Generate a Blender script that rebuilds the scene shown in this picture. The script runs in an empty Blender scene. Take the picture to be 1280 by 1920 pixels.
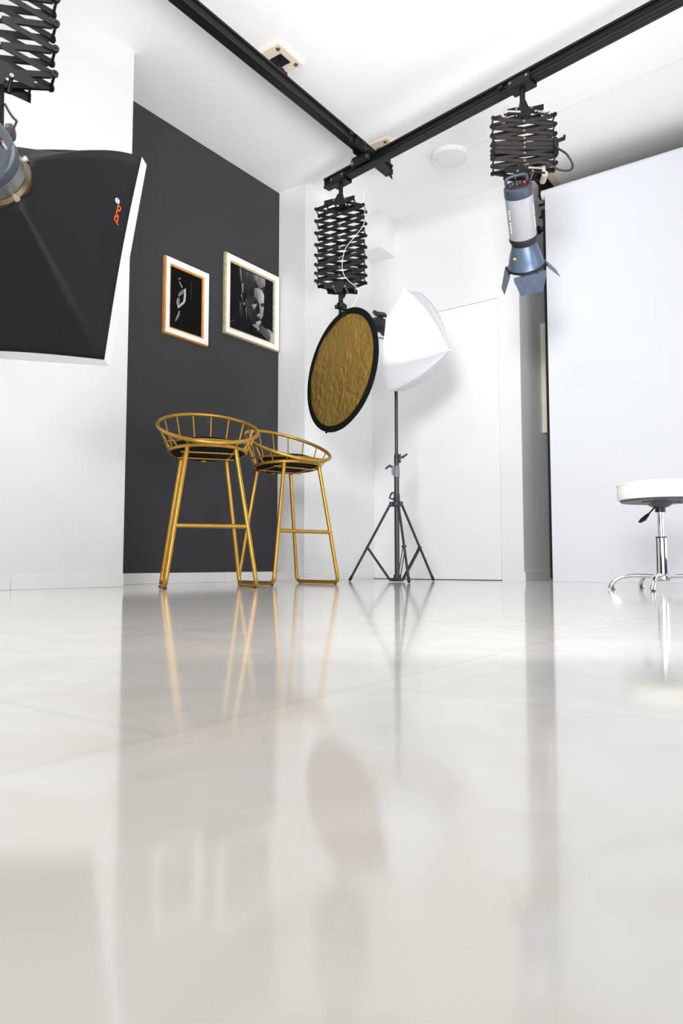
import bpy, math, random
from mathutils import Vector, Matrix
import numpy as np

random.seed(7)
SC = bpy.context.scene
COL = SC.collection
R = math.radians
PI = math.pi

# ------------------------------------------------------------------ camera, light, exposure
cam_d = bpy.data.cameras.new('camera')
cam_d.sensor_fit = 'AUTO'
cam_d.sensor_width = 36
cam_d.lens = 25.3125
cam_d.clip_start = 0.02
cam_d.dof.use_dof = True
cam_d.dof.focus_distance = 4.2
cam_d.dof.aperture_fstop = 5.0
cam = bpy.data.objects.new('camera', cam_d)
cam.location = (0, 0, 0.12)
cam.rotation_euler = (R(90 + 4.152), 0, R(35.905))
COL.objects.link(cam)
SC.camera = cam

world = bpy.data.worlds.new('world')
SC.world = world
world.use_nodes = True
bg = world.node_tree.nodes['Background']
bg.inputs[0].default_value = (0.97, 0.985, 1.0, 1)
bg.inputs[1].default_value = 0.05

def area_light(name, loc, target, sx, sy, power, color=(1, 1, 1), spread=180):
    d = bpy.data.lights.new(name, 'AREA')
    d.shape = 'RECTANGLE'
    d.size, d.size_y, d.energy, d.color = sx, sy, power, color
    d.spread = R(spread)
    o = bpy.data.objects.new(name, d)
    o.location = loc
    o.rotation_euler = (Vector(target) - Vector(loc)).to_track_quat('-Z', 'Y').to_euler()
    COL.objects.link(o)
    return o

area_light('overhead_fill', (-1.2, 0.0, 2.9), (-1.2, 0.0, 0.0), 2.0, 1.4, 64)  # added fill from above to even out the room, no known lamp
area_light('back_wall_fill', (0.3, -2.0, 1.6), (-2.6, 5.0, 1.6), 1.2, 1.2, 27, spread=60)  # invented fill, narrow spread lifts the back wall and spares the floor
area_light('left_ceiling_fill', (0.75, 1.6, 0.6), (-2.8, 3.5, 3.0), 1.2, 1.2, 16, spread=70)  # made-up fill that brightens the ceiling over the dark wall
area_light('ceiling_fill', (-0.1, 0.6, 0.5), (-2.3, 3.6, 3.0), 0.6, 0.6, 15)  # extra unseen fill, added to raise the ceiling brightness
area_light('far_side_fill', (1.2, 4.3, 0.8), (-2.2, 4.4, 2.6), 1.4, 1.4, 22)  # added off-view fill that brightens the far walls, not a real fixture
area_light('bounced_studio_flash', (0.75, 1.6, 0.75), (-2.6, 3.7, 2.9), 1.8, 1.8, 14)

vs = SC.view_settings
vs.view_transform = 'Standard'
vs.look = 'None'
vs.gamma = 1.0
vs.use_curve_mapping = False
vs.exposure = 0.15

# ------------------------------------------------------------------ materials
def s2l(c):
    return tuple((v / 12.92 if v <= 0.04045 else ((v + 0.055) / 1.055) ** 2.4) for v in c)

def rgb(r, g, b):
    return s2l((r / 255, g / 255, b / 255)) + (1,)

def mat(name, col, rough=0.5, metal=0.0, noise=0.0, scale=20, bump=0.0, bscale=60, spec=0.5, coat=0.0, trans=0.0, sheen=0.0):
    m = bpy.data.materials.new(name)
    m.use_nodes = True
    nt = m.node_tree
    b = nt.nodes['Principled BSDF']
    b.inputs['Base Color'].default_value = col
    b.inputs['Roughness'].default_value = rough
    b.inputs['Metallic'].default_value = metal
    b.inputs['Specular IOR Level'].default_value = spec
    b.inputs['Coat Weight'].default_value = coat
    b.inputs['Sheen Weight'].default_value = sheen
    tc = nt.nodes.new('ShaderNodeTexCoord')
    if noise > 0:
        n = nt.nodes.new('ShaderNodeTexNoise')
        n.inputs['Scale'].default_value = scale
        n.inputs['Detail'].default_value = 4
        nt.links.new(tc.outputs['Object'], n.inputs['Vector'])
        rp = nt.nodes.new('ShaderNodeValToRGB')
        lo = tuple(max(0, v * (1 - noise)) for v in col[:3]) + (1,)
        hi = tuple(min(1, v * (1 + noise)) for v in col[:3]) + (1,)
        rp.color_ramp.elements[0].position = 0.3
        rp.color_ramp.elements[1].position = 0.7
        rp.color_ramp.elements[0].color = lo
        rp.color_ramp.elements[1].color = hi
        nt.links.new(n.outputs['Fac'], rp.inputs['Fac'])
        nt.links.new(rp.outputs['Color'], b.inputs['Base Color'])
    if bump > 0:
        n2 = nt.nodes.new('ShaderNodeTexNoise')
        n2.inputs['Scale'].default_value = bscale
        n2.inputs['Detail'].default_value = 6
        nt.links.new(tc.outputs['Object'], n2.inputs['Vector'])
        bp = nt.nodes.new('ShaderNodeBump')
        bp.inputs['Strength'].default_value = bump
        bp.inputs['Distance'].default_value = 0.01
        nt.links.new(n2.outputs['Fac'], bp.inputs['Height'])
        nt.links.new(bp.outputs['Normal'], b.inputs['Normal'])
    return m

M = {}
M['wall'] = mat('white_wall_paint', (0.82, 0.825, 0.83, 1), 0.75, noise=0.012, scale=3, bump=0.04, bscale=180)
M['ceiling'] = mat('white_ceiling_paint', (0.92, 0.922, 0.925, 1), 0.8, noise=0.01, scale=2, bump=0.03, bscale=120)
M['dark_wall'] = mat('charcoal_wallpaper', rgb(56, 56, 60), 0.7, noise=0.06, scale=30, bump=0.05, bscale=200, spec=0.35)
M['base'] = mat('white_tile_skirting', (0.84, 0.84, 0.84, 1), 0.25, noise=0.02, scale=6)
M['door'] = mat('white_lacquer_door', (0.86, 0.865, 0.87, 1), 0.45, noise=0.008, scale=4)
M['black_metal'] = mat('black_powder_coat', rgb(18, 18, 20), 0.48, noise=0.15, scale=40, bump=0.03, bscale=150, spec=0.35)
M['rail'] = mat('black_anodised_rail', rgb(14, 14, 16), 0.4, metal=0.0, spec=0.35, noise=0.15, scale=15)
M['arm'] = mat('black_painted_steel', rgb(15, 15, 16), 0.5, noise=0.2, scale=12, bump=0.02, spec=0.3)
M['arm_worn'] = mat('worn_black_steel', rgb(40, 37, 35), 0.42, noise=0.3, scale=9, bump=0.02, spec=0.4)
M['bolt'] = mat('zinc_bolt', rgb(150, 140, 130), 0.35, metal=0.9, noise=0.1, scale=60)
M['drum'] = mat('spring_steel_drum', rgb(190, 185, 175), 0.4, metal=0.5, noise=0.1, scale=40)
M['gold'] = mat('brushed_gold_paint', rgb(186, 143, 60), 0.34, metal=0.75, noise=0.08, scale=25, bump=0.02, bscale=200)
M['velvet'] = mat('black_velvet', rgb(14, 14, 16), 0.9, noise=0.2, scale=60, bump=0.1, bscale=300, spec=0.2)
M['stand'] = mat('dark_grey_stand_tube', rgb(58, 61, 66), 0.33, metal=0.35, noise=0.06, scale=20)
M['stand_plastic'] = mat('dark_grey_stand_plastic', rgb(50, 53, 60), 0.5, noise=0.08, scale=30)
M['grip'] = mat('grey_collar_plastic', rgb(120, 124, 132), 0.5, noise=0.08, scale=120)
M['strobe'] = mat('grey_strobe_shell', rgb(156, 158, 163), 0.38, noise=0.03, scale=15)
M['strobe_dark'] = mat('slate_strobe_plastic', rgb(58, 66, 80), 0.4, noise=0.06, scale=25)
M['dish'] = mat('slate_blue_reflector_metal', rgb(92, 108, 132), 0.36, metal=0.45, noise=0.08, scale=18)
M['leaf'] = mat('slate_barn_door_metal', rgb(84, 96, 118), 0.45, metal=0.35, noise=0.12, scale=22)
M['rubber'] = mat('black_rubber', rgb(20, 20, 22), 0.6, noise=0.1, scale=40)
M['cable'] = mat('black_cable_sheath', rgb(32, 33, 36), 0.5, noise=0.05, scale=40)
M['softbox'] = mat('black_softbox_nylon', rgb(14, 15, 17), 0.6, noise=0.12, scale=14, bump=0.12, bscale=22, spec=0.3)
M['white_cloth'] = mat('white_diffuser_cloth', (0.86, 0.87, 0.88, 1), 0.8, noise=0.02, scale=20, bump=0.12, bscale=18)
M['monolight'] = mat('grey_monolight_shell', rgb(88, 95, 100), 0.45, noise=0.05, scale=14)
M['monolight_dark'] = mat('slate_monolight_rim', rgb(70, 78, 90), 0.45, noise=0.06, scale=14)
M['silver'] = mat('brushed_silver', rgb(150, 150, 150), 0.35, metal=0.9, noise=0.06, scale=20)
M['brass'] = mat('aged_brass_ring', rgb(120, 108, 86), 0.35, metal=0.8, noise=0.15, scale=25)
M['chrome'] = mat('polished_chrome', (0.86, 0.86, 0.88, 1), 0.06, metal=1.0, noise=0.01, scale=5)
M['leatherette'] = mat('cream_leatherette', rgb(250, 249, 240), 0.5, noise=0.015, scale=10, bump=0.05, bscale=90)
M['black_plastic'] = mat('black_plastic', rgb(24, 25, 28), 0.4, noise=0.1, scale=30)
M['grey_plate'] = mat('dark_grey_plate', rgb(78, 81, 88), 0.4, noise=0.08, scale=20)
M['paper'] = mat('white_backdrop_vinyl', (0.75, 0.775, 0.82, 1), 0.7, noise=0.006, scale=2)
M['black_paper'] = mat('black_backdrop_paper', rgb(22, 22, 23), 0.8, noise=0.1, scale=8)
M['frame_white'] = mat('white_frame_paint', rgb(244, 243, 240), 0.4, noise=0.02, scale=30)
M['frame_orange'] = mat('orange_gilt_wood', rgb(214, 150, 84), 0.42, noise=0.18, scale=30, bump=0.05)
M['frame_olive'] = mat('olive_gilt_edge', rgb(192, 182, 142), 0.42, noise=0.2, scale=40, bump=0.05)
M['pale_wood'] = mat('pale_varnished_wood', rgb(232, 224, 212), 0.45, noise=0.06, scale=12)
M['brown_mat'] = mat('brown_picture_mat', rgb(150, 112, 80), 0.7, noise=0.1, scale=20)
M['grey_print'] = mat('grey_print', rgb(70, 72, 76), 0.3, noise=0.3, scale=6)
M['yellow'] = mat('yellow_sticker', rgb(228, 214, 40), 0.5, noise=0.05, scale=60)
M['red'] = mat('red_button', rgb(226, 40, 34), 0.4, noise=0.05, scale=60)
M['blue'] = mat('blue_dot', rgb(40, 110, 220), 0.4, noise=0.05, scale=60)
M['white_ink'] = mat('white_ink', rgb(236, 236, 236), 0.5, noise=0.02, scale=60)
M['orange_ink'] = mat('orange_ink', rgb(250, 98, 34), 0.5, noise=0.03, scale=60)
M['light_plastic'] = mat('white_light_plastic', (0.86, 0.865, 0.87, 1), 0.4, noise=0.01, scale=10)
M['string'] = mat('white_cord_fibre', rgb(226, 226, 224), 0.7, noise=0.05, scale=80)

# plywood: stretched noise grain
def wood_mat(name, c0, c1):
    m = bpy.data.materials.new(name)
    m.use_nodes = True
    nt = m.node_tree
    b = nt.nodes['Principled BSDF']
    b.inputs['Roughness'].default_value = 0.55
    tc = nt.nodes.new('ShaderNodeTexCoord')
    mp = nt.nodes.new('ShaderNodeMapping')
    mp.inputs['Scale'].default_value = (4, 40, 40)
    n = nt.nodes.new('ShaderNodeTexNoise')
    n.inputs['Scale'].default_value = 3
    n.inputs['Detail'].default_value = 6
    rp = nt.nodes.new('ShaderNodeValToRGB')
    rp.color_ramp.elements[0].color = c0
    rp.color_ramp.elements[1].color = c1
    nt.links.new(tc.outputs['Object'], mp.inputs['Vector'])
    nt.links.new(mp.outputs['Vector'], n.inputs['Vector'])
    nt.links.new(n.outputs['Fac'], rp.inputs['Fac'])
    nt.links.new(rp.outputs['Color'], b.inputs['Base Color'])
    return m
M['plywood'] = wood_mat('pale_plywood', rgb(226, 208, 186), rgb(240, 228, 212))

# translucent umbrella cloth
def umbrella_mat():
    m = bpy.data.materials.new('white_translucent_nylon')
    m.use_nodes = True
    nt = m.node_tree
    b = nt.nodes['Principled BSDF']
    b.inputs['Base Color'].default_value = (0.80, 0.82, 0.86, 1)
    b.inputs['Roughness'].default_value = 0.6
    tr = nt.nodes.new('ShaderNodeBsdfTranslucent')
    tr.inputs['Color'].default_value = (0.9, 0.92, 0.96, 1)
    mx = nt.nodes.new('ShaderNodeMixShader')
    mx.inputs[0].default_value = 0.35
    tc = nt.nodes.new('ShaderNodeTexCoord')
    n = nt.nodes.new('ShaderNodeTexNoise')
    n.inputs['Scale'].default_value = 9
    bp = nt.nodes.new('ShaderNodeBump')
    bp.inputs['Strength'].default_value = 0.25
    bp.inputs['Distance'].default_value = 0.02
    nt.links.new(tc.outputs['Object'], n.inputs['Vector'])
    nt.links.new(n.outputs['Fac'], bp.inputs['Height'])
    nt.links.new(bp.outputs['Normal'], b.inputs['Normal'])
    nt.links.new(b.outputs[0], mx.inputs[1])
    nt.links.new(tr.outputs[0], mx.inputs[2])
    nt.links.new(mx.outputs[0], nt.nodes['Material Output'].inputs[0])
    return m
M['umbrella'] = umbrella_mat()

# crinkled gold reflector foil
def foil_mat():
    m = bpy.data.materials.new('crinkled_gold_foil')
    m.use_nodes = True
    nt = m.node_tree
    b = nt.nodes['Principled BSDF']
    b.inputs['Base Color'].default_value = rgb(206, 168, 86)
    b.inputs['Metallic'].default_value = 0.8
    b.inputs['Roughness'].default_value = 0.42
    tc = nt.nodes.new('ShaderNodeTexCoord')
    mp = nt.nodes.new('ShaderNodeMapping')
    mp.inputs['Rotation'].default_value = (0.3, 0.5, 0.6)
    mp.inputs['Scale'].default_value = (9, 16, 9)
    n = nt.nodes.new('ShaderNodeTexNoise')
    n.inputs['Scale'].default_value = 1.6
    n.inputs['Detail'].default_value = 5
    n.inputs['Distortion'].default_value = 1.2
    vo = nt.nodes.new('ShaderNodeTexVoronoi')
    vo.feature = 'DISTANCE_TO_EDGE'
    vo.inputs['Scale'].default_value = 1.3
    md = nt.nodes.new('ShaderNodeMath')
    md.operation = 'ADD'
    bp = nt.nodes.new('ShaderNodeBump')
    bp.inputs['Strength'].default_value = 0.7
    bp.inputs['Distance'].default_value = 0.02
    nt.links.new(tc.outputs['Object'], mp.inputs['Vector'])
    nt.links.new(mp.outputs['Vector'], n.inputs['Vector'])
    nt.links.new(mp.outputs['Vector'], vo.inputs['Vector'])
    nt.links.new(n.outputs['Fac'], md.inputs[0])
    nt.links.new(vo.outputs['Distance'], md.inputs[1])
    nt.links.new(md.outputs[0], bp.inputs['Height'])
    nt.links.new(bp.outputs['Normal'], b.inputs['Normal'])
    return m
M['foil'] = foil_mat()

# glossy porcelain tiles in a running bond
def floor_mat():
    m = bpy.data.materials.new('glossy_white_porcelain_tiles')
    m.use_nodes = True
    nt = m.node_tree
    b = nt.nodes['Principled BSDF']
    b.inputs['IOR'].default_value = 1.6
    b.inputs['Specular IOR Level'].default_value = 0.6
    tc = nt.nodes.new('ShaderNodeTexCoord')
    mp = nt.nodes.new('ShaderNodeMapping')
    mp.inputs['Rotation'].default_value = (0, 0, R(90))
    mp.inputs['Location'].default_value = (0.345 + 6.0, 0.405 + 6.0, 0)
    br = nt.nodes.new('ShaderNodeTexBrick')
    br.offset = 0.43
    br.inputs['Scale'].default_value = 1.0
    br.inputs['Brick Width'].default_value = 0.6
    br.inputs['Row Height'].default_value = 0.6
    br.inputs['Mortar Size'].default_value = 0.0011
    br.inputs['Mortar Smooth'].default_value = 0.4
    br.inputs['Color1'].default_value = rgb(217, 214, 209)
    br.inputs['Color2'].default_value = rgb(213, 210, 205)
    br.inputs['Mortar'].default_value = rgb(176, 171, 166)
    n = nt.nodes.new('ShaderNodeTexNoise')
    n.inputs['Scale'].default_value = 7
    n.inputs['Detail'].default_value = 6
    n.inputs['Distortion'].default_value = 1.5
    rp = nt.nodes.new('ShaderNodeValToRGB')
    rp.color_ramp.elements[0].position = 0.35
    rp.color_ramp.elements[0].color = (0.93, 0.915, 0.90, 1)
    rp.color_ramp.elements[1].position = 0.6
    rp.color_ramp.elements[1].color = (1, 1, 1, 1)
    mx = nt.nodes.new('ShaderNodeMixRGB')
    mx.blend_type = 'MULTIPLY'
    mx.inputs[0].default_value = 1.0
    # small rusty chips
    vo = nt.nodes.new('ShaderNodeTexNoise')
    vo.inputs['Scale'].default_value = 22
    vo.inputs['Detail'].default_value = 2
    rc = nt.nodes.new('ShaderNodeValToRGB')
    rc.color_ramp.elements[0].position = 0.75
    rc.color_ramp.elements[0].color = (0, 0, 0, 1)
    rc.color_ramp.elements[1].position = 0.80
    rc.color_ramp.elements[1].color = (0.5, 0.5, 0.5, 1)
    mx2 = nt.nodes.new('ShaderNodeMixRGB')
    mx2.inputs[2].default_value = rgb(186, 160, 140)
    nt.links.new(tc.outputs['Object'], mp.inputs['Vector'])
    nt.links.new(mp.outputs['Vector'], br.inputs['Vector'])
    nt.links.new(tc.outputs['Object'], n.inputs['Vector'])
    nt.links.new(tc.outputs['Object'], vo.inputs['Vector'])
    nt.links.new(n.outputs['Fac'], rp.inputs['Fac'])
    nt.links.new(br.outputs['Color'], mx.inputs[1])
    nt.links.new(rp.outputs['Color'], mx.inputs[2])
    nt.links.new(vo.outputs['Fac'], rc.inputs['Fac'])
    nt.links.new(rc.outputs['Color'], mx2.inputs[0])
    nt.links.new(mx.outputs['Color'], mx2.inputs[1])
    nt.links.new(mx2.outputs['Color'], b.inputs['Base Color'])
    b.inputs['Roughness'].default_value = 0.09
    n3 = nt.nodes.new('ShaderNodeTexNoise')
    n3.inputs['Scale'].default_value = 5
    n3.inputs['Detail'].default_value = 3
    bp = nt.nodes.new('ShaderNodeBump')
    bp.inputs['Strength'].default_value = 0.012
    bp.inputs['Distance'].default_value = 0.01
    nt.links.new(tc.outputs['Object'], n3.inputs['Vector'])
    nt.links.new(n3.outputs['Fac'], bp.inputs['Height'])
    nt.links.new(bp.outputs['Normal'], b.inputs['Normal'])
    return m
M['floor'] = floor_mat()

# printed photographs: greys stored per corner
def print_mat():
    m = bpy.data.materials.new('glossy_photo_print')
    m.use_nodes = True
    nt = m.node_tree
    b = nt.nodes['Principled BSDF']
    b.inputs['Roughness'].default_value = 0.25
    b.inputs['Specular IOR Level'].default_value = 0.08
    at = nt.nodes.new('ShaderNodeAttribute')
    at.attribute_name = 'tone'
    tc = nt.nodes.new('ShaderNodeTexCoord')
    n = nt.nodes.new('ShaderNodeTexNoise')
    n.inputs['Scale'].default_value = 60
    mx = nt.nodes.new('ShaderNodeMixRGB')
    mx.blend_type = 'MULTIPLY'
    mx.inputs[0].default_value = 0.35
    nt.links.new(tc.outputs['Object'], n.inputs['Vector'])
    nt.links.new(at.outputs['Color'], mx.inputs[1])
    nt.links.new(n.outputs['Fac'], mx.inputs[2])
    nt.links.new(mx.outputs['Color'], b.inputs['Base Color'])
    return m
M['print'] = print_mat()

# ------------------------------------------------------------------ mesh helper
class MB:
    def __init__(self):
        self.v, self.f, self.mi = [], [], []
        self.cur = 0
        self.X = Matrix.Identity(4)

    def mat(self, i):
        self.cur = i
        return self

    def add(self, vs_, fs_):
        o = len(self.v)
        for p in vs_:
            self.v.append(tuple(self.X @ Vector(p)))
        for f in fs_:
            self.f.append([o + i for i in f])
            self.mi.append(self.cur)
        return self

    def box(self, c, s, M3=None, bev=0.0):
        x, y, z = s[0] / 2, s[1] / 2, s[2] / 2
        if bev <= 0:
            P = [(-x, -y, -z), (x, -y, -z), (x, y, -z), (-x, y, -z), (-x, -y, z), (x, -y, z), (x, y, z), (-x, y, z)]
            F = [(3, 2, 1, 0), (4, 5, 6, 7), (0, 1, 5, 4), (1, 2, 6, 5), (2, 3, 7, 6), (3, 0, 4, 7)]
        else:
            b = min(bev, x * .95, y * .95, z * .95)
            def ring(ix, iy, zz):
                return [(-ix, -iy + 0, zz)]
            P, F = [], []
            def oct_(hx, hy, zz, k):
                return [(-hx + k, -hy, zz), (hx - k, -hy, zz), (hx, -hy + k, zz), (hx, hy - k, zz),
                        (hx - k, hy, zz), (-hx + k, hy, zz), (-hx, hy - k, zz), (-hx, -hy + k, zz)]
            P += oct_(x - b, y - b, -z, b * .5) + oct_(x, y, -z + b, b) + oct_(x, y, z - b, b) + oct_(x - b, y - b, z, b * .5)
            F.append(tuple(range(7, -1, -1)))
            for L in range(3):
                for i in range(8):
                    j = (i + 1) % 8
                    F.append((L * 8 + i, L * 8 + j, L * 8 + 8 + j, L * 8 + 8 + i))
            F.append(tuple(range(24, 32)))
        c = Vector(c)
        if M3 is not None:
            P = [M3 @ Vector(p) + c for p in P]
        else:
            P = [Vector(p) + c for p in P]
        return self.add(P, F)

    def bar(self, p0, p1, w, h, up=(0, 0, 1), bev=0.0):
        p0, p1 = Vector(p0), Vector(p1)
        d = p1 - p0
        L = d.length
        d = d / L
        s = d.cross(Vector(up))
        if s.length < 1e-5:
            s = d.cross(Vector((1, 0, 0)))
        s.normalize()
        u = s.cross(d)
        m3 = Matrix((d, s, u)).transposed()
        return self.box((p0 + p1) / 2, (L, w, h), m3, bev)

    def cyl(self, p0, p1, r0, r1=None, n=16, caps=True):
        r1 = r0 if r1 is None else r1
        return self.lathe_axis(p0, p1, [(0, r0), (1, r1)], n, caps)

    def lathe_axis(self, p0, p1, prof, n=24, caps=True, absolute=False, ref=None):
        """profile (t, radius): t runs 0..1 from p0 to p1, or metres along the axis when absolute"""
        p0, p1 = Vector(p0), Vector(p1)
        d = p1 - p0
        L = 1.0 if absolute else d.length
        d = d.normalized()
        a = Vector(ref) if ref is not None else (Vector((0, 0, 1)) if abs(d.z) < .9 else Vector((1, 0, 0)))
        s = d.cross(a).normalized()
        u = s.cross(d)
        P, F = [], []
        for t, r in prof:
            c = p0 + d * (t * L)
            for k in range(n):
                an = 2 * PI * k / n
                P.append(c + (s * math.cos(an) + u * math.sin(an)) * max(r, 1e-5))
        m = len(prof)
        for i in range(m - 1):
            for k in range(n):
                k2 = (k + 1) % n
                F.append((i * n + k, i * n + k2, (i + 1) * n + k2, (i + 1) * n + k))
        if caps:
            F.append(tuple(range(n - 1, -1, -1)))
            F.append(tuple((m - 1) * n + k for k in range(n)))
        return self.add(P, F)

    def tube(self, pts, r, n=10, closed=False, flat=1.0):
        pts = [Vector(p) for p in pts]
        m = len(pts)
        P, F = [], []
        prev = None
        for i, p in enumerate(pts):
            if closed:
                t = (pts[(i + 1) % m] - pts[i - 1])
            else:
                t = pts[min(i + 1, m - 1)] - pts[max(i - 1, 0)]
            t.normalize()
            if prev is None:
                a = Vector((0, 0, 1)) if abs(t.z) < .9 else Vector((1, 0, 0))
                s = t.cross(a).normalized()
            else:
                s = prev - t * prev.dot(t)
                s.normalize()
            prev = s
            u = t.cross(s)
            rr = r[i] if isinstance(r, (list, tuple)) else r
            for k in range(n):
                an = 2 * PI * k / n
                P.append(p + s * (math.cos(an) * rr) + u * (math.sin(an) * rr * flat))
        for i in range(m if closed else m - 1):
            i2 = (i + 1) % m
            for k in range(n):
                k2 = (k + 1) % n
                F.append((i * n + k, i * n + k2, i2 * n + k2, i2 * n + k))
        if not closed:
            F.append(tuple(range(n - 1, -1, -1)))
            F.append(tuple((m - 1) * n + k for k in range(n)))
        return self.add(P, F)

    def prism(self, poly, o, ex, ey, ez, th):
        """2D polygon extruded: o + x*ex + y*ey, thickness th along ez (centred)"""
        o, ex, ey, ez = Vector(o), Vector(ex), Vector(ey), Vector(ez)
        n = len(poly)
        P = [o + ex * x + ey * y - ez * (th / 2) for x, y in poly] + [o + ex * x + ey * y + ez * (th / 2) for x, y in poly]
        F = [tuple(range(n - 1, -1, -1)), tuple(range(n, 2 * n))]
        for i in range(n):
            j = (i + 1) % n
            F.append((i, j, n + j, n + i))
        return self.add(P, F)

    def sphere(self, c, r, n=16, sc=(1, 1, 1)):
        c = Vector(c)
        P, F = [], []
        rings = n // 2
        for i in range(rings + 1):
            th = PI * i / rings
            for k in range(n):
                an = 2 * PI * k / n
                P.append(c + Vector((r * sc[0] * max(math.sin(th), 1e-4) * math.cos(an), r * sc[1] * max(math.sin(th), 1e-4) * math.sin(an), r * sc[2] * math.cos(th))))
        for i in range(rings):
            for k in range(n):
                k2 = (k + 1) % n
                F.append((i * n + k, (i + 1) * n + k, (i + 1) * n + k2, i * n + k2))
        return self.add(P, F)

    def build(self, name, mats, parent=None, smooth=35, loc=None):
        me = bpy.data.meshes.new(name)
        me.from_pydata(self.v, [], self.f)
        if not isinstance(mats, (list, tuple)):
            mats = [mats]
        for m in mats:
            me.materials.append(m)
        me.polygons.foreach_set('material_index', self.mi)
        import bmesh
        bm = bmesh.new()
        bm.from_mesh(me)
        bmesh.ops.recalc_face_normals(bm, faces=bm.faces)
        bm.to_mesh(me)
        bm.free()
        if smooth:
            me.polygons.foreach_set('use_smooth', [True] * len(me.polygons))
            me.set_sharp_from_angle(angle=R(smooth))
        me.update()
        o = bpy.data.objects.new(name, me)
        COL.objects.link(o)
        if parent is not None:
            o.parent = parent
        if loc is not None:
            o.location = loc
        return o

def tag(o, label=None, cat=None, group=None, kind=None):
    if label: o['label'] = label
    if cat: o['category'] = cat
    if group: o['group'] = group
    if kind: o['kind'] = kind
    return o

def empty(name, label, cat, loc=(0, 0, 0), rz=0.0, group=None):
    o = bpy.data.objects.new(name, None)
    o.empty_display_size = 0.1
    o.location = loc
    o.rotation_euler = (0, 0, rz)
    COL.objects.link(o)
    return tag(o, label, cat, group)

def copy_tree(o, parent=None):
    c = o.copy()
    COL.objects.link(c)
    if parent is not None:
        c.parent = parent
    for ch in list(o.children):
        copy_tree(ch, c)
    return c

def struct(name, mb, m, smooth=35):
    o = mb.build(name, m, None, smooth)
    o['kind'] = 'structure'
    return o

def bez(p0, p1, p2, p3, n=14):
    p0, p1, p2, p3 = Vector(p0), Vector(p1), Vector(p2), Vector(p3)
    out = []
    for i in range(n + 1):
        t = i / n
        out.append(p0 * (1 - t) ** 3 + p1 * 3 * t * (1 - t) ** 2 + p2 * 3 * t * t * (1 - t) + p3 * t ** 3)
    return out

def smooth_path(pts, n=8):
    """Catmull-Rom through the points"""
    P = [Vector(p) for p in pts]
    P = [P[0] * 2 - P[1]] + P + [P[-1] * 2 - P[-2]]
    out = []
    for i in range(1, len(P) - 2):
        a, b, c, d = P[i - 1], P[i], P[i + 1], P[i + 2]
        for k in range(n):
            t = k / n
            out.append(0.5 * ((2 * b) + (c - a) * t + (2 * a - 5 * b + 4 * c - d) * t * t + (3 * b - a - 3 * c + d) * t ** 3))
    out.append(P[-2])
    return out

# ------------------------------------------------------------------ room shell
H = 3.0          # ceiling height
XW, XN, XC, XR = -3.22, -3.565, -3.305, -2.0     # left wall, dark niche, corner wall, recess wall
Y0, Y1, Y2, YB, YR = -2.6, 2.45, 4.10, 5.02, 6.0

f = MB(); f.box((-0.3, 1.7, -0.05), (6.8, 8.8, 0.1)); struct('floor', f, M['floor'])
f = MB(); f.box((-0.3, 1.7, H + 0.05), (6.8, 8.8, 0.1)); struct('ceiling', f, M['ceiling'])
T = 0.12
f = MB(); f.box((XW - 0.235, (Y0 + Y1) / 2, H / 2), (0.47, Y1 - Y0, H)); struct('wall_left', f, M['wall'])
f = MB(); f.box((-0.3, Y0 - 0.06, H / 2), (6.8, 0.12, H)); struct('added_wall_behind', f, M['dark_wall'])  # unseen dark wall, added to darken chrome reflections and block rear world light
f = MB(); f.box((XN - 0.06, (Y1 + Y2) / 2, H / 2), (0.12, Y2 - Y1, H)); struct('wall_niche', f, M['dark_wall'])
f = MB(); f.box((XC - 0.19, (Y2 + YB + .1) / 2, H / 2), (0.38, YB + .1 - Y2, H)); struct('wall_corner', f, M['wall'])
# back wall with a door opening
DX0, DX1, DZ = XC - 0.003, -2.17, 2.14
f = MB()
f.box(((DX1 + XR) / 2, YB + 0.14, H / 2), (XR - DX1, 0.28, H))
f.box(((XC + DX1) / 2, YB + 0.14, (H + DZ) / 2), (DX1 - XC, 0.28, H - DZ))
f.box(((XC + DX1) / 2, YB + 0.25, DZ / 2), (DX1 - XC, 0.06, DZ))
f.box(((XR - 0.2), (YB + .28 + YR) / 2, H / 2), (0.4, YR - YB - .28, H))
struct('wall_back', f, M['wall'])
f = MB(); f.box((0.4, YR + 0.06, H / 2), (4.9, 0.12, H)); struct('wall_rear', f, M['wall'])
f = MB(); f.box(((DX0 + DX1) / 2, YB + 0.022, DZ / 2 + 0.001), (DX1 - DX0 - 0.006, 0.04, DZ - 0.006), bev=0.002)
struct('door_1', f, M['door'])
# boxed-in corner near the ceiling
f = MB(); f.box(((XC - 3.075) / 2, (4.78 + YB) / 2, H - 0.155), (-3.075 - XC, YB - 4.78, 0.31)); struct('trim_1', f, M['wall'])
# white tile skirting
def skirting(name, x0, y0, x1, y1, nx, ny, h=0.066, t=0.012):
    m = MB()
    dx, dy = x1 - x0, y1 - y0
    L = math.hypot(dx, dy)
    n = max(1, round(L / 0.6))
    for i in range(n):
        a, b = i / n, (i + 1) / n
        p0 = Vector((x0 + dx * a + nx * t / 2, y0 + dy * a + ny * t / 2, h / 2))
        p1 = Vector((x0 + dx * b + nx * t / 2, y0 + dy * b + ny * t / 2, h / 2))
        g = (p1 - p0).normalized() * 0.0008
        m.bar(p0 + g, p1 - g, t, h, bev=0.0015)
    struct(name, m, M['base'])
skirting('baseboard_left', XW, Y0, XW, Y1, 1, 0, t=0.01)
skirting('baseboard_niche', XN, Y1, XN, Y2, 1, 0, t=0.01)
skirting('baseboard_niche_end', XN + .012, Y2, XC, Y2, 0, -1, t=0.01)
skirting('baseboard_corner', XC, Y2 - .01, XC, YB, 1, 0, t=0.01)
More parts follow.
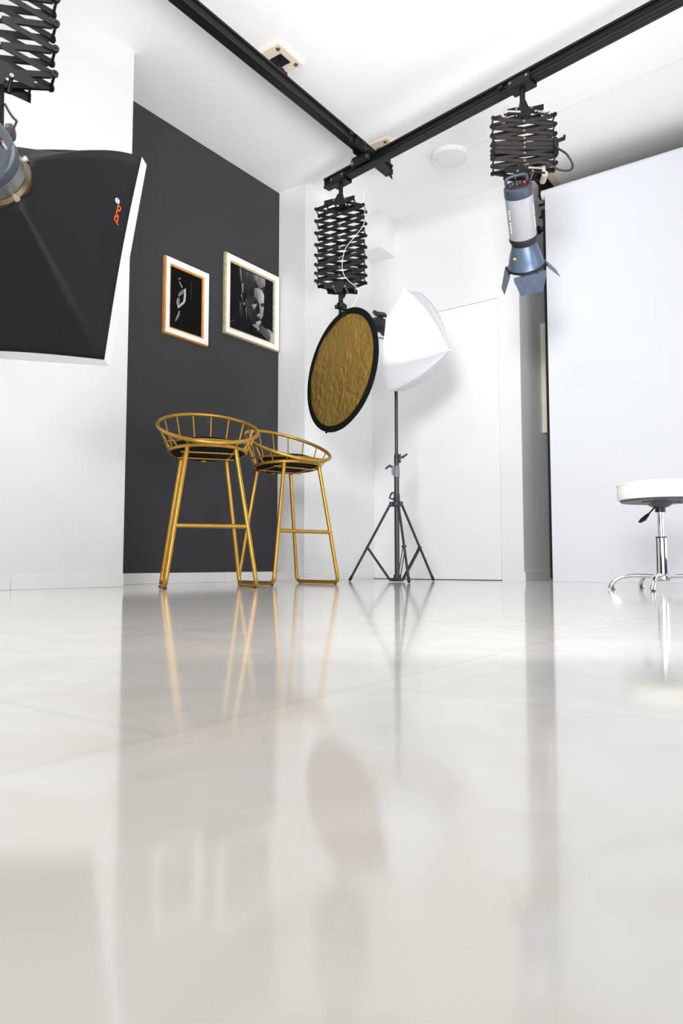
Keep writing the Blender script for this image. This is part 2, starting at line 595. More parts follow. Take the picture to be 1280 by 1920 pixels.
skirting('baseboard_recess', XR, YB, XR, YR, 1, 0, t=0.01)

# ------------------------------------------------------------------ ceiling rails
def rail_profile(w=0.058, h=0.068):
    a, b = w / 2, h / 2
    q = [(-a, -b), (-a, -b + .012), (-a + .012, -b + .016), (-a + .018, -b + .022), (-a + .012, -b + .028), (-a + .012, b - .028), (-a + .018, b - .022),
         (-a + .012, b - .016), (-a, b - .012), (-a, b)]
    return q + [(-x, y) for x, y in reversed(q)]

def rail(p0, p1, label, group='black ceiling rails'):
    p0, p1 = Vector(p0), Vector(p1)
    d = (p1 - p0)
    L = d.length
    root = empty('ceiling_rail', label, 'ceiling rail', p0, math.atan2(d.y, d.x), group)
    m = MB()
    m.prism(rail_profile(), (L / 2, 0, 0), (0, 1, 0), (0, 0, 1), (1, 0, 0), L)
    # slim grooves on the flanges
    for s in (-1, 1):
        m.box((L / 2, s * 0.012, -0.0345), (L, 0.006, 0.002))
    m.build('rail_beam', M['rail'], root, 25)
    for x in (0.004, L - 0.004):
        e = MB()
        e.box((x, 0, 0), (0.008, 0.05, 0.05), bev=0.003)
        e.build('end_stop', M['black_metal'], root)
    return root, L

rail_a, LA = rail((-2.575, -0.6, 2.866), (-2.575, 4.13, 2.866), 'long black ceiling rail carried under two plywood plates')
rail_b, LB = rail((-2.93, 3.868, 2.762), (-0.15, 3.427, 2.762), 'black cross rail hung under the long rail, carrying the grey strobe')
rail_c, LC = rail((-2.75, 1.095, 2.762), (0.3, 1.095, 2.762), 'black cross rail above the softbox')

def clip_part(root, x, y, z, n=2):
    for i in range(n):
        c = MB()
        c.tube([(x + i * .016, y, z + .03), (x + i * .016, y + .012, z + .01), (x + i * .016, y, z - .012), (x + i * .016 - .008, y, z - .03)], 0.0035, 6)
        c.tube([(x + i * .016, y, z - .012), (x + i * .016 + .008, y, z - .03)], 0.003, 6)
        c.cyl((x + i * .016, y - .008, z + .028), (x + i * .016, y + .008, z + .028), 0.009, n=10)
        c.build('cable_clip', M['black_metal'], root)

# cable clips on the rails (local coordinates along the rail)
clip_part(rail_b, 1.42, -0.034, -0.03, 2)
clip_part(rail_a, 4.2, -0.034, -0.03, 2)
clip_part(rail_a, 4.71, -0.02, -0.035, 2)
# bundled clips and yellow tag near the crossing
m = MB()
for i in range(5):
    m.tube([(4.27 + i * .022, -0.036, 0.02), (4.27 + i * .022, -0.046, 0), (4.27 + i * .022, -0.036, -.03), (4.27 + i * .022, -0.02, -.044)], 0.006, 8)
m.build('cable_clip', M['black_metal'], rail_a)
m = MB(); m.box((4.395, -0.0305, -0.004), (0.045, 0.004, 0.028), bev=0.001); m.box((4.395, -0.0305, -0.026), (0.05, 0.01, 0.01))
m.build('yellow_tag', M['yellow'], rail_a)

# trolley joining the two rails
tr = empty('rail_trolley', 'black four-wheel trolley clamping the cross rail to the long rail', 'trolley', (-2.575, 3.81, 2.814), 0)
m = MB()
rb = math.atan2(3.427 - 3.868, -0.15 + 2.93)
for s in (-1, 1):
    m.box((s * 0.036, 0, 0.032), (0.006, 0.15, 0.05), bev=0.002)
m.build('upper_clamp', M['black_metal'], tr)
m = MB()
m.X = Matrix.Rotation(rb, 4, 'Z')
for s in (-1, 1):
    m.box((0, s * 0.036, -0.034), (0.17, 0.006, 0.06), bev=0.002)
m.box((0, 0, 0.004), (0.16, 0.076, 0.006), bev=0.002)
m.build('lower_clamp', M['black_metal'], tr)
for sx in (-1, 1):
    for sy in (-1, 1):
        w = MB()
        w.X = Matrix.Rotation(rb, 4, 'Z')
        w.cyl((sx * 0.066, sy * 0.038, -0.036), (sx * 0.066, sy * 0.048, -0.036), 0.013, n=16)
        w.build('wheel', M['bolt'], tr)

# plywood plates with bolts and a rail hanger
def mounting_plate(cx, cy, label, sx=0.215, sy=0.215, hanger=True):
    root = empty('mounting_plate', label, 'mounting plate', (cx, cy, H - 0.0185), 0, 'plywood mounting plates')
    b = MB(); b.box((0, 0, 0.009), (sx, sy, 0.018), bev=0.002); b.build('board', M['plywood'], root)
    for ax in (-1, 1):
        for ay in (-1, 1):
            q = MB()
            x, y = ax * sx * .36, ay * sy * .36
            q.cyl((x, y, 0.001), (x, y, -0.002), 0.0125, n=20)
            q.cyl((x, y, -0.001), (x, y, -0.009), 0.0075, n=6)
            q.build('bolt', M['bolt'], root)
    if hanger:
        h = MB()
        h.box((0.025, 0, -0.003), (0.085, 0.085, 0.006), bev=0.002)
        h.cyl((0.025, 0, -0.004), (0.025, 0, -0.06), 0.007, n=12)
        for qx in (-1, 1):
            for qy in (-1, 1):
                h.cyl((0.025 + qx * .032, qy * .032, -0.005), (0.025 + qx * .032, qy * .032, -0.010), 0.004, n=8)
        h.build('hanger_plate', M['black_metal'], root)
        g = MB()
        g.box((0.033, 0, -0.073), (0.03, 0.085, 0.032), bev=0.004)
        g.box((0.025, 0, -0.062), (0.045, 0.03, 0.02), bev=0.003)
        g.build('rail_clamp', M['black_metal'], root)
    return root
mounting_plate(-2.598, 2.957, 'square plywood plate bolted to the ceiling midway along the long rail')
mounting_plate(-2.59, 4.055, 'square plywood plate on the ceiling where the two rails cross')
p3 = mounting_plate(-1.83, 5.12, 'plywood plate on the ceiling beside the end of the white backdrop roll', 0.2, 0.32, False)
h = MB()
h.box((0.0, 0.0, -0.003), (0.09, 0.20, 0.006), bev=0.002)
h.build('bracket_base', M['black_metal'], p3)
hk = MB()
hk.box((0.02, 0.05, -0.20), (0.012, 0.03, 0.40), bev=0.003)
for z in (-0.14, -0.235, -0.33):
    hk.bar((-0.06, 0.05, z), (0.16, 0.05, z), 0.016, 0.016, bev=0.003)
    hk.box((0.025, 0.03, z + 0.012), (0.02, 0.05, 0.02), bev=0.003)
for z in (-0.175,):
    hk.bar((0.02, 0.05, z + .02), (0.02, -0.165, z), 0.014, 0.02, bev=0.003)
hk.bar((-0.02, -0.02, -0.0), (-0.02, -0.02, -0.12), 0.012, 0.028, bev=0.003)
hk.bar((-0.02, -0.02, -0.11), (-0.005, -0.06, -0.15), 0.012, 0.024, bev=0.003)
hk.build('roll_hook', M['black_metal'], p3)
k = MB()
k.lathe_axis((-0.075, 0.05, -0.33), (0.0, 0.05, -0.33), [(0, 0.028), (0.2, 0.034), (0.35, 0.02), (0.7, 0.014), (1, 0.012)], 18)
k.build('winding_knob', M['black_plastic'], p3)

# ------------------------------------------------------------------ backdrops
bd = empty('white_backdrop', 'wide white backdrop unrolled from a ceiling roll down to the floor', 'backdrop', (-0.4, 4.96, 0.0004))
m = MB(); m.cyl((-1.385, 0, 2.797), (1.36, 0, 2.797), 0.034, n=28); m.build('roll', M['paper'], bd)
m = MB()
P = []
nx_, nz_ = 12, 14
for i in range(nx_ + 1):
    for j in range(nz_ + 1):
        x = -1.355 + 2.7 * i / nx_
        z = 0.0 + 2.797 * j / nz_
        P.append((x, -0.034 - 0.0 * z, z))
F = [(i * (nz_ + 1) + j, (i + 1) * (nz_ + 1) + j, (i + 1) * (nz_ + 1) + j + 1, i * (nz_ + 1) + j + 1) for i in range(nx_) for j in range(nz_)]
n0 = len(P)
P2 = [(x, y + 0.002, z) for x, y, z in P]
m.add(P, F)
m.add(P2, [tuple(reversed(q)) for q in F])
m.build('sheet', M['paper'], bd)
m = MB(); m.cyl((-1.40, 0, 2.797), (-1.384, 0, 2.797), 0.012, n=12); m.build('axle', M['black_metal'], bd)

bk = empty('black_backdrop', 'black backdrop whose thin edge shows behind the white backdrop', 'backdrop', (-0.4, 5.08, 0.02))
m = MB(); m.cyl((-1.43, 0, 2.70), (1.36, 0, 2.70), 0.032, n=24); m.build('roll', M['black_paper'], bk)
m = MB(); m.box((-0.0335, -0.033, 1.35), (2.767, 0.002, 2.70)); m.build('sheet', M['black_paper'], bk)

# ------------------------------------------------------------------ ceiling light, cable channel
cl = empty('ceiling_light', 'round white flush ceiling light beside the cross rail', 'ceiling light', (-2.245, 4.405, H))
m = MB(); m.lathe_axis((0, 0, 0), (0, 0, -1), [(0, 0.128), (0.022, 0.128), (0.03, 0.124), (0.034, 0.112), (0.03, 0.106)], 48, True, True)
m.build('light_rim', M['light_plastic'], cl, 25)
m = MB(); m.lathe_axis((0, 0, -0.029), (0, 0, -1), [(0, 0.107), (0.006, 0.1), (0.010, 0.07), (0.012, 0.02)], 48, True, True)
m.build('diffuser', M['light_plastic'], cl)
m = MB(); m.bar((-2.13, 4.40, H - 0.003), (1.5, 4.18, H - 0.003), 0.014, 0.006, bev=0.0015)
tag(m.build('cable_channel', M['light_plastic']), 'thin white cable channel along the ceiling from the round light', 'cable channel')

# ------------------------------------------------------------------ framed pictures
def picture_mesh(w, h, corners, polys, base=0.006):
    """corners: pixel-like drawing coordinates of the print's corners (tl, tr, bl, br); polys: (grey values, points)"""
    (tlx, tly), (trx, try_), (blx, bly), (brx, bry) = corners
    def uv(p):
        x, y = p
        v = 0.5
        for _ in range(6):
            lx = blx + (tlx - blx) * v
            rx = brx + (trx - brx) * v
            u = (x - lx) / (rx - lx)
            top = tly + (try_ - tly) * u
            bot = bly + (bry - bly) * u
            v = (bot - y) / (bot - top)
        return (u - .5) * w, (v - .5) * h
    V, Fc, tone = [], [], []
    def poly(pts, g, d):
        o = len(V)
        for i, p in enumerate(pts):
            V.append((d, p[0], p[1]))
        Fc.append(list(range(o, o + len(pts))))
        gl = g if isinstance(g, (list, tuple)) else [g] * len(pts)
        tone.extend(gl)
    poly([(-w / 2, -h / 2), (w / 2, -h / 2), (w / 2, h / 2), (-w / 2, h / 2)], base, 0)
    for i, (g, pts) in enumerate(polys):
        q = [uv(p) for p in pts]
        q = [(min(max(a, -w / 2), w / 2), min(max(b, -h / 2), h / 2)) for a, b in q]
        ar = sum(q[k][0] * q[(k + 1) % len(q)][1] - q[(k + 1) % len(q)][0] * q[k][1] for k in range(len(q)))
        gl = [v ** 1.5 * 1.0 for v in (g if isinstance(g, (list, tuple)) else [g] * len(q))]
        if ar < 0:
            q, gl = q[::-1], gl[::-1]
        poly(q, gl, 0.0002 * (i + 1))
    me = bpy.data.meshes.new('print')
    me.from_pydata(V, [], Fc)
    at = me.color_attributes.new('tone', 'FLOAT_COLOR', 'POINT')
    for i, g in enumerate(tone):
        at.data[i].color = (g, g, g * 1.03, 1)
    me.materials.append(M['print'])
    me.update()
    return me

def picture(y0, y1, z0, z1, label, bw, mo, mi, mw, corners, polys, x=XN):
    """frame on a wall that faces +x"""
    w, h = y1 - y0, z1 - z0
    root = empty('framed_picture', label, 'picture', (x, (y0 + y1) / 2, (z0 + z1) / 2), 0, 'framed portraits on the dark wall')
    th = 0.026
    def ringb(i0, i1, d0, d1, m, name):
        q = MB()
        a = [(-w / 2 + i0, -h / 2 + i0), (w / 2 - i0, -h / 2 + i0), (w / 2 - i0, h / 2 - i0), (-w / 2 + i0, h / 2 - i0)]
        b = [(-w / 2 + i1, -h / 2 + i1), (w / 2 - i1, -h / 2 + i1), (w / 2 - i1, h / 2 - i1), (-w / 2 + i1, h / 2 - i1)]
        V = [(0.0, p[0], p[1]) for p in a] + [(d0, p[0], p[1]) for p in a] + [(d1, p[0], p[1]) for p in b] + [(0.0, p[0], p[1]) for p in b]
        Fq = []
        for k in range(4):
            k2 = (k + 1) % 4
            Fq += [(k, k2, 4 + k2, 4 + k), (4 + k, 4 + k2, 8 + k2, 8 + k), (8 + k, 8 + k2, 12 + k2, 12 + k), (12 + k, 12 + k2, k2, k)]
        q.add(V, Fq)
        q.build(name, m, root)
    ringb(0, 0.006, 0.020, 0.028, mo, 'outer_edge')
    ringb(0.006, bw - 0.010, 0.030, 0.022, mw, 'frame_moulding')
    ringb(bw - 0.010, bw, 0.023, 0.016, mi, 'inner_edge')
    b = MB(); b.box((0.004, 0, 0), (0.006, w - 0.02, h - 0.02)); b.build('backing_board', M['black_paper'], root)
    me = picture_mesh(w - 2 * bw + 0.002, h - 2 * bw + 0.002, corners, polys)
    o = bpy.data.objects.new('photo_print', me)
    COL.objects.link(o)
    o.parent = root
    o.location = (0.0085, 0, 0)
    return root

silhouette = [
    (0.035, [(690, 600), (740, 590), (735, 960), (715, 1160), (680, 1160)]),
    (0.09, [(695, 640), (725, 640), (720, 950), (695, 950)]),
    (0.03, [(340, 345), (890, 590), (890, 650), (345, 410)]),
    ((.5, .6, .2, .3), [(473, 568), (512, 563), (522, 588), (480, 592)]),
    ((.55, .7, .6, .5), [(483, 620), (497, 625), (550, 735), (534, 745)]),
    (0.03, [(500, 600), (580, 590), (610, 700), (560, 720), (520, 640)]),
    ((.5, .35, .3, .25, .3, .45), [(480, 850), (530, 790), (575, 765), (560, 860), (500, 895), (468, 905)]),
    ((.5, .25, .12, .2, .5, .55), [(445, 950), (480, 910), (505, 930), (495, 1070), (462, 1095), (440, 1020)]),
    ((.6, .75, .8, .7, .8, .6, .8, .6, .4), [(568, 780), (605, 748), (609, 860), (600, 990), (577, 1030), (476, 1118), (455, 1092), (560, 985), (572, 880)]),
    ((.6, .5, .2, .3, .5), [(485, 1165), (503, 1165), (485, 1270), (420, 1365), (413, 1335)]),
    (0.05, [(490, 1180), (525, 1200), (530, 1500), (500, 1500)]),
]
pic_a = picture(2.97, 3.35, 1.592, 2.10, 'smaller portrait in an orange-edged white frame on the dark wall', 0.052, M['frame_orange'], M['frame_orange'], M['frame_white'],
        [(335, 335), (905, 585), (305, 1455), (905, 1660)], silhouette)

face = [
    ((.10, .16, .16, .12, .09, .1, .08, .06, .05, .06, .1), [(400, 325), (560, 400), (870, 545), (860, 660), (840, 790), (720, 690), (660, 695), (640, 790), (560, 810), (490, 800), (420, 600)]),
    ((.3, .35, .45, .5, .35, .2, .25), [(640, 440), (760, 490), (862, 540), (862, 660), (800, 700), (735, 690), (670, 600)]),
    ((.5, .4, .3, .25), [(690, 480), (730, 480), (740, 640), (700, 610)]),
    ((.5, .45, .3, .25), [(790, 520), (840, 540), (835, 680), (800, 690)]),
    (0.05, [(660, 560), (690, 580), (730, 680), (690, 650)]),
    ((.3, .4, .15, .2, .15), [(400, 330), (430, 335), (450, 560), (430, 595), (405, 470)]),
    ((.25, .15, .05, .1), [(520, 410), (560, 430), (590, 620), (540, 600)]),
    ((.45, .5, .3, .3), [(440, 620), (468, 600), (466, 770), (438, 800)]),
    ((.22, .1, .05, .12), [(395, 950), (440, 930), (480, 1200), (405, 1190)]),
    ((.06, .10, .06, .05, .05, .05, .06, .08, .1, .12, .1), [(520, 800), (650, 850), (700, 880), (745, 980), (740, 1120), (700, 1290), (680, 1340), (600, 1290), (540, 1180), (500, 1050), (500, 900)]),
    ((.35, .5, .6, .8, .7, .6, .45, .25, .3), [(660, 700), (740, 697), (800, 740), (838, 830), (836, 950), (790, 945), (745, 980), (695, 880), (652, 850)]),
    ((.4, .5, .6, .6, .45), [(608, 1000), (640, 985), (688, 945), (702, 1000), (655, 1085)]),
    (0.02, [(640, 950), (695, 935), (690, 985), (650, 985)]),
    ((.4, .5, .7, .6, .5, .4, .3, .4, .4), [(745, 980), (790, 945), (838, 950), (832, 1060), (815, 1200), (782, 1265), (755, 1300), (765, 1190), (756, 1100)]),
    (0.03, [(770, 985), (838, 970), (836, 1030), (790, 1042)]),
    (0.25, [(800, 1000), (822, 995), (818, 1025), (798, 1025)]),
    ((.4, .55, .6, .4, .3), [(700, 1185), (740, 1150), (766, 1165), (764, 1225), (715, 1215)]),
    ((.3, .3, .2), [(705, 1240), (770, 1235), (735, 1260)]),
    (0.04, [(695, 1262), (772, 1240), (760, 1290), (700, 1290)]),
    ((.5, .55, .6, .6, .5, .4), [(680, 1305), (720, 1292), (778, 1285), (775, 1335), (735, 1375), (690, 1362)]),
    ((.2, .2, .1, .12, .1), [(492, 905), (522, 890), (530, 1080), (590, 1260), (520, 1140)]),
    ((.5, .4, .5, .4), [(413, 812), (432, 806), (490, 985), (470, 1010)]),
    (0.01, [(432, 840), (448, 860), (478, 950), (458, 960)]),
    ((.3, .5, .4), [(495, 1050), (512, 1055), (520, 1270)]),
    ((.3, .45, .35, .5, .4, .15), [(612, 1362), (645, 1340), (740, 1375), (745, 1450), (712, 1475), (650, 1405)]),
    (0.02, [(600, 1400), (700, 1420), (710, 1500), (690, 1560), (600, 1500)]),
    ((.2, .25, .3, .3, .3, .2, .12), [(760, 1360), (870, 1432), (950, 1470), (1003, 1545), (1003, 1695), (930, 1665), (735, 1490)]),
    ((.35, .5, .7, .75, .6, .4), [(880, 1432), (950, 1460), (1003, 1530), (1003, 1695), (945, 1665), (945, 1560)]),
    ((.2, .3, .1), [(222, 1290), (320, 1270), (230, 1310)]),
]
pic_b = picture(3.507, 4.077, 1.733, 2.316, 'larger close-up face portrait in a cream white frame beside the wall corner', 0.055, M['frame_olive'], M['frame_olive'], M['frame_white'],
        [(240, 225), (1012, 600), (218, 1400), (1005, 1698)], face)

fr = empty('framed_picture', 'pale wood framed picture on the recess wall half hidden by the backdrop', 'picture', (XR, 5.75, 1.585))
m = MB()
w_, h_ = 0.6, 0.875
for s in (-1, 1):
    m.box((0.026, s * (w_ / 2 - 0.022), 0), (0.052, 0.044, h_), bev=0.002)
    m.box((0.026, 0, s * (h_ / 2 - 0.022)), (0.052, w_ - 0.088, 0.044), bev=0.002)
m.build('wood_frame', M['pale_wood'], fr)
m = MB(); m.box((0.036, 0, 0), (0.006, w_ - 0.088, h_ - 0.088)); m.build('mat_board', M['brown_mat'], fr)
m = MB(); m.box((0.040, 0, 0.02), (0.003, w_ - 0.2, h_ - 0.22)); m.build('photo_print', M['grey_print'], fr)

# ------------------------------------------------------------------ pantographs
YOKE = [(-.105, -.030), (-.105, .002), (-.050, .012), (-.026, .012), (-.014, .040), (.014, .040), (.026, .012), (.050, .012), (.105, .022), (.105, -.010), (.05, -.022), (.022, -.036), (-.022, -.036), (-.05, -.028)]

def make_pantograph(label, loc, rz, ztop, zs, z_bot, half, gap, trolley_rz, rail_z, drums=False, dz_wing=0.0, brand=False):
    """zs: heights (absolute) of the end pivots, ztop / z_bot: pivots of the upper and lower yokes"""
    x0, y0 = loc
    root = empty('pantograph', label, 'pantograph', (x0, y0, rail_z), rz, 'scissor pantographs hung from the rails')
    Z = lambda z: z - rail_z
    # trolley
    t = MB()
    t.X = Matrix.Rotation(trolley_rz - rz, 4, 'Z')
    for s in (-1, 1):
        t.box((0, s * 0.037, 0.012), (0.135, 0.006, 0.055), bev=0.002)
    t.box((0, 0, -0.012), (0.135, 0.08, 0.008), bev=0.002)
    t.build('trolley', M['black_metal'], root)
    for sx in (-1, 1):
        for sy in (-1, 1):
            w = MB(); w.X = Matrix.Rotation(trolley_rz - rz, 4, 'Z')
            w.cyl((sx * .05, sy * .040, .02), (sx * .05, sy * .046, .02), 0.008, n=12)
            w.build('wheel_bolt', M['bolt'], root)
    nk = MB()
    nk.cyl((0, 0, -0.012), (0, 0, Z(ztop) + 0.03), 0.015, n=16)
    nk.box((0, 0, Z(ztop) + 0.045), (0.034, 0.05, 0.045), bev=0.006)
    nk.cyl((0, -0.032, Z(ztop) + 0.04), (0, 0.032, Z(ztop) + 0.04), 0.008, n=12)
    nk.build('neck', M['black_metal'], root)
    for nm, zc, sg in (('upper_yoke', ztop, 1), ('lower_yoke', z_bot, -1)):
        y = MB()
        for s in (-1, 1):
            y.prism([(a, b * sg) for a, b in YOKE], (0, s * gap * 0.62, Z(zc)), (1, 0, 0), (0, 0, 1), (0, 1, 0), 0.003)
        for xx in (-.096, .096):
            y.box((xx, 0, Z(zc) + sg * (-.012 if xx < 0 else .006)), (0.004, gap * 1.24, 0.026))
        y.build(nm, M['arm'], root)
        for xx, zz in ((-.04, .0), (.04, .004)):
            b = MB()
            b.cyl((xx, -gap * .62 - .006, Z(zc) + sg * zz), (xx, gap * .62 + .006, Z(zc) + sg * zz), 0.0065, n=12)
            b.build('yoke_bolt', M['bolt'], root)
    # arms
    AH, AT = 0.019, 0.0032
    def arm(p, q, yy, m=None):
        a = MB()
        p, q = Vector((p[0], yy, Z(p[1]))), Vector((q[0], yy, Z(q[1])))
        d = (q - p); L = d.length; d.normalize()
        n = Vector((-d.z, 0, d.x))
        poly = []
        for k in range(9):
            an = -PI / 2 + PI * k / 8
            poly.append((L + math.cos(an) * AH / 2, math.sin(an) * AH / 2))
        for k in range(9):
            an = PI / 2 + PI * k / 8
            poly.append((math.cos(an) * AH / 2, math.sin(an) * AH / 2))
        a.prism(poly, p, d, n, (0, 1, 0), AT)
        # folded flange along the upper edge
        a.prism([(0.012, AH / 2 - .002), (L - 0.012, AH / 2 - .002), (L - 0.012, AH / 2), (0.012, AH / 2)], p + Vector((0, 0.004, 0)), d, n, (0, 1, 0), 0.008)
        a.build('scissor_arm', M['arm_worn'] if drums else M['arm'], root)
    for s in (-1, 1):
        yy = s * gap / 2
        off = 0.0022
        for sx in (-1, 1):
            arm((0, ztop), (sx * half, zs[0]), yy + sx * off)
            arm((sx * half, zs[-1]), (0, z_bot), yy - sx * off)
        for i in range(len(zs) - 1):
            arm((-half, zs[i]), (half, zs[i + 1]), yy - off)
            arm((half, zs[i]), (-half, zs[i + 1]), yy + off)
    # rods through both planes
    for z in zs:
        for sx in (-1, 1):
            r_ = MB()
            r_.cyl((sx * half, -gap / 2 - .011, Z(z)), (sx * half, gap / 2 + .011, Z(z)), 0.0048, n=10)
            for s in (-1, 1):
                r_.cyl((sx * half, s * (gap / 2 + .004), Z(z)), (sx * half, s * (gap / 2 + .011), Z(z)), 0.0115, n=14)
            r_.build('pivot_rod', M['black_metal'], root)
    cs = [ztop] + [(zs[i] + zs[i + 1]) / 2 for i in range(len(zs) - 1)] + [z_bot]
    for z in cs:
        for s in (-1, 1):
            b = MB()
            b.cyl((0, s * (gap / 2 + .002), Z(z)), (0, s * (gap / 2 + .009), Z(z)), 0.0085, 0.0065, n=14)
            b.build('pivot_bolt', M['bolt'], root)
    if drums:
        for sx, zc, sg in ((-1, ztop, 1), (1, z_bot, -1)):
            d_ = MB()
            d_.cyl((sx * .105, -gap * .6, Z(zc) - .020 * 1), (sx * .105, gap * .6, Z(zc) - .020), 0.017, n=20)
            d_.build('spring_drum', M['drum'], root)
            d_ = MB()
            d_.box((sx * .055, -gap * .62 - .004, Z(zc) + sg * -.012), (0.075, 0.002, 0.010), Matrix.Rotation(R(6), 3, 'Y'))
            d_.box((sx * .098, -gap * .62 - .004, Z(zc) + sg * -.004), (0.018, 0.003, 0.034), bev=0.003)
            d_.build('spring_band', M['drum'], root)
    return root

# centre pantograph, carrying the gold reflector
zc = [2.527, 2.444, 2.360, 2.278, 2.206, 2.140, 2.080, 2.027]
pan_mid = make_pantograph('black pantograph at the end of the cross rail, above the gold reflector', (-2.79, 3.846), R(25), 2.575, zc, 1.975, 0.163, 0.088, rb, 2.728)
# right pantograph carrying the grey strobe
zr = [2.533, 2.479, 2.425, 2.393, 2.369, 2.348, 2.305, 2.262]
pan_r = make_pantograph('black pantograph hanging from the cross rail, carrying the grey strobe with barn doors', (-1.405, 3.626), R(30), 2.572, zr, 2.225, 0.163, 0.064, rb, 2.728, drums=True)
# small maker's strip with coloured dots on the top arm
m = MB()
px, py, pz = 0.10, -0.064 / 2 - 0.006, 2.552 - 2.728
py = -0.0445
def strip_text(m, x, z, n, s):
    for i in range(n):
        xx = x + i * s * 1.25
        hgt = s * 1.5
        m.box((xx - s * .4, py, z - .0019 * i), (s * .22, 0.001, hgt))
        m.box((xx, py, z - .0019 * i + (hgt * .42 if i % 2 else -hgt * .42)), (s * .8, 0.001, s * .22))
        if i % 3 != 1:
            m.box((xx + s * .32, py, z - .0019 * i), (s * .2, 0.001, hgt))
strip_text(m, 0.060, pz + 0.004, 7, 0.0066)
m.build('maker_lettering', M['white_ink'], pan_r)
for c_, dx, dz in (('red', 0.0, 0.004), ('blue', -0.005, -0.003), ('yellow', 0.005, -0.003)):
    d_ = MB(); d_.cyl((0.131 + dx, py - .001, pz - .012 + dz), (0.131 + dx, py + .008, pz - .012 + dz), 0.0045, n=12)
    d_.build('maker_dot', M[c_], pan_r)
# left pantograph above the softbox
zl = [2.60, 2.515, 2.43, 2.345, 2.26, 2.175, 2.09, 2.005, 1.92, 1.836, 1.752, 1.668]
pan_l = make_pantograph('black pantograph above the softbox, cut off by the edge of the view', (-2.112, 1.095), R(66), 2.64, zl, 1.620, 0.163, 0.066, 0.0, 2.728)

# ------------------------------------------------------------------ softbox and its monolight
RING = Vector((-2.079, 1.101, 1.290))
AX = Vector((-.539, .826, -.164)).normalized()
SX = Vector((.842, .532, -.085))
SX = (SX - AX * SX.dot(AX)).normalized()
SU = SX.cross(AX).normalized()
def fr_m(o, x, y, z):
    m4 = Matrix.Identity(4)
    for i, c in enumerate((x, y, z)):
        for k in range(3):
            m4[k][i] = c[k]
    for k in range(3):
        m4[k][3] = o[k]
    return m4
SB = fr_m(RING, SX, SU, AX)       # local: x right, y up, z towards the scene

sb = empty('softbox', 'large black softbox with a white front lip at the upper left of the room', 'softbox', RING)
SBL = Matrix.Translation(-RING) @ SB
HX, HY, LZ, S0 = 0.256, 0.4027, 0.3727, 0.072
def sb_panel(kind):
    m = MB(); m.X = SBL
    n = 14
    if kind in ('right', 'left'):
        s = 1 if kind == 'right' else -1
        A0, A1 = (s * S0, -S0), (s * S0, S0)
        B0, B1 = (s * HX, -HY), (s * HX, HY)
        nrm = Vector((s, 0, -.5))
    else:
        s = 1 if kind == 'top' else -1
        A0, A1 = (-S0, s * S0), (S0, s * S0)
        B0, B1 = (-HX, s * HY), (HX, s * HY)
        nrm = Vector((0, s, -.5))
    P, F = [], []
    for i in range(n + 1):
        for j in range(n + 1):
            t, q = i / n, j / n
            a = Vector((A0[0] + (A1[0] - A0[0]) * q, A0[1] + (A1[1] - A0[1]) * q, 0.0))
            b = Vector((B0[0] + (B1[0] - B0[0]) * q, B0[1] + (B1[1] - B0[1]) * q, LZ))
            p = a + (b - a) * t
            # rods bow outwards, cloth sags a little between them
            bow = 0.040 * math.sin(PI * t) 
            sag = 0.012 * math.sin(PI * q) * math.sin(PI * min(1, t * 1.0)) 
            out = Vector((p.x, p.y, 0)).normalized()
            p = p + out * bow * (0.86 + 0.14 * abs(2 * q - 1)) - nrm.normalized() * (sag + 0.004 * math.sin(9 * q + 5 * t) * math.sin(PI * t) * math.sin(PI * q))
            # front hem curves in between the corners
            if i == n:
                p = p - Vector((0, 0, 0.018 * math.sin(PI * q)))
            P.append(p)
    for i in range(n):
        for j in range(n):
            F.append((i * (n + 1) + j, (i + 1) * (n + 1) + j, (i + 1) * (n + 1) + j + 1, i * (n + 1) + j + 1))
    m.add(P, F)
    o = m.build('side_panel', M['softbox'], sb, 60)
    md = o.modifiers.new('thickness', 'SOLIDIFY')
    md.thickness = 0.002
    return o
for kd in ('right', 'left', 'top', 'bottom'):
    sb_panel(kd)
# white lip and front diffuser
m = MB(); m.X = SBL
n = 12
def lip_side(p0, p1):
    P, F = [], []
    p0, p1 = Vector(p0), Vector(p1)
    for j in range(n + 1):
        q = j / n
        p = p0 + (p1 - p0) * q
        z0 = LZ - 0.018 * math.sin(PI * q)
        P.append((p.x, p.y, z0))
        P.append((p.x * 1.012, p.y * 1.006, LZ + 0.045))
    for j in range(n):
        F.append((2 * j, 2 * j + 1, 2 * j + 3, 2 * j + 2))
    m.add(P, F)
cs4 = [(HX, HY), (HX, -HY), (-HX, -HY), (-HX, HY)]
for i in range(4):
    lip_side(cs4[i] + (0,), cs4[(i + 1) % 4] + (0,))
m.build('white_lip', M['white_cloth'], sb)
m = MB(); m.X = SBL
m.box((0, 0, LZ + 0.035), (HX * 2 - 0.004, HY * 2 - 0.004, 0.004))
m.build('front_diffuser', M['white_cloth'], sb)
# speed ring
m = MB(); m.X = SBL
m.lathe_axis((0, 0, -0.012), (0, 0, 1), [(0, 0.068), (0.0, 0.088), (0.012, 0.096), (0.030, 0.092), (0.030, 0.068)], 40, False, True)
m.build('speed_ring', M['brass'], sb)
for an in (45, 135, 225, 315):
    m = MB(); m.X = SBL
    c, s = math.cos(R(an)), math.sin(R(an))
    m.cyl((c * .085, s * .085, -.005), (c * .103, s * .103, -.005), 0.009, n=14)
    m.build('rod_socket', M['drum'], sb)
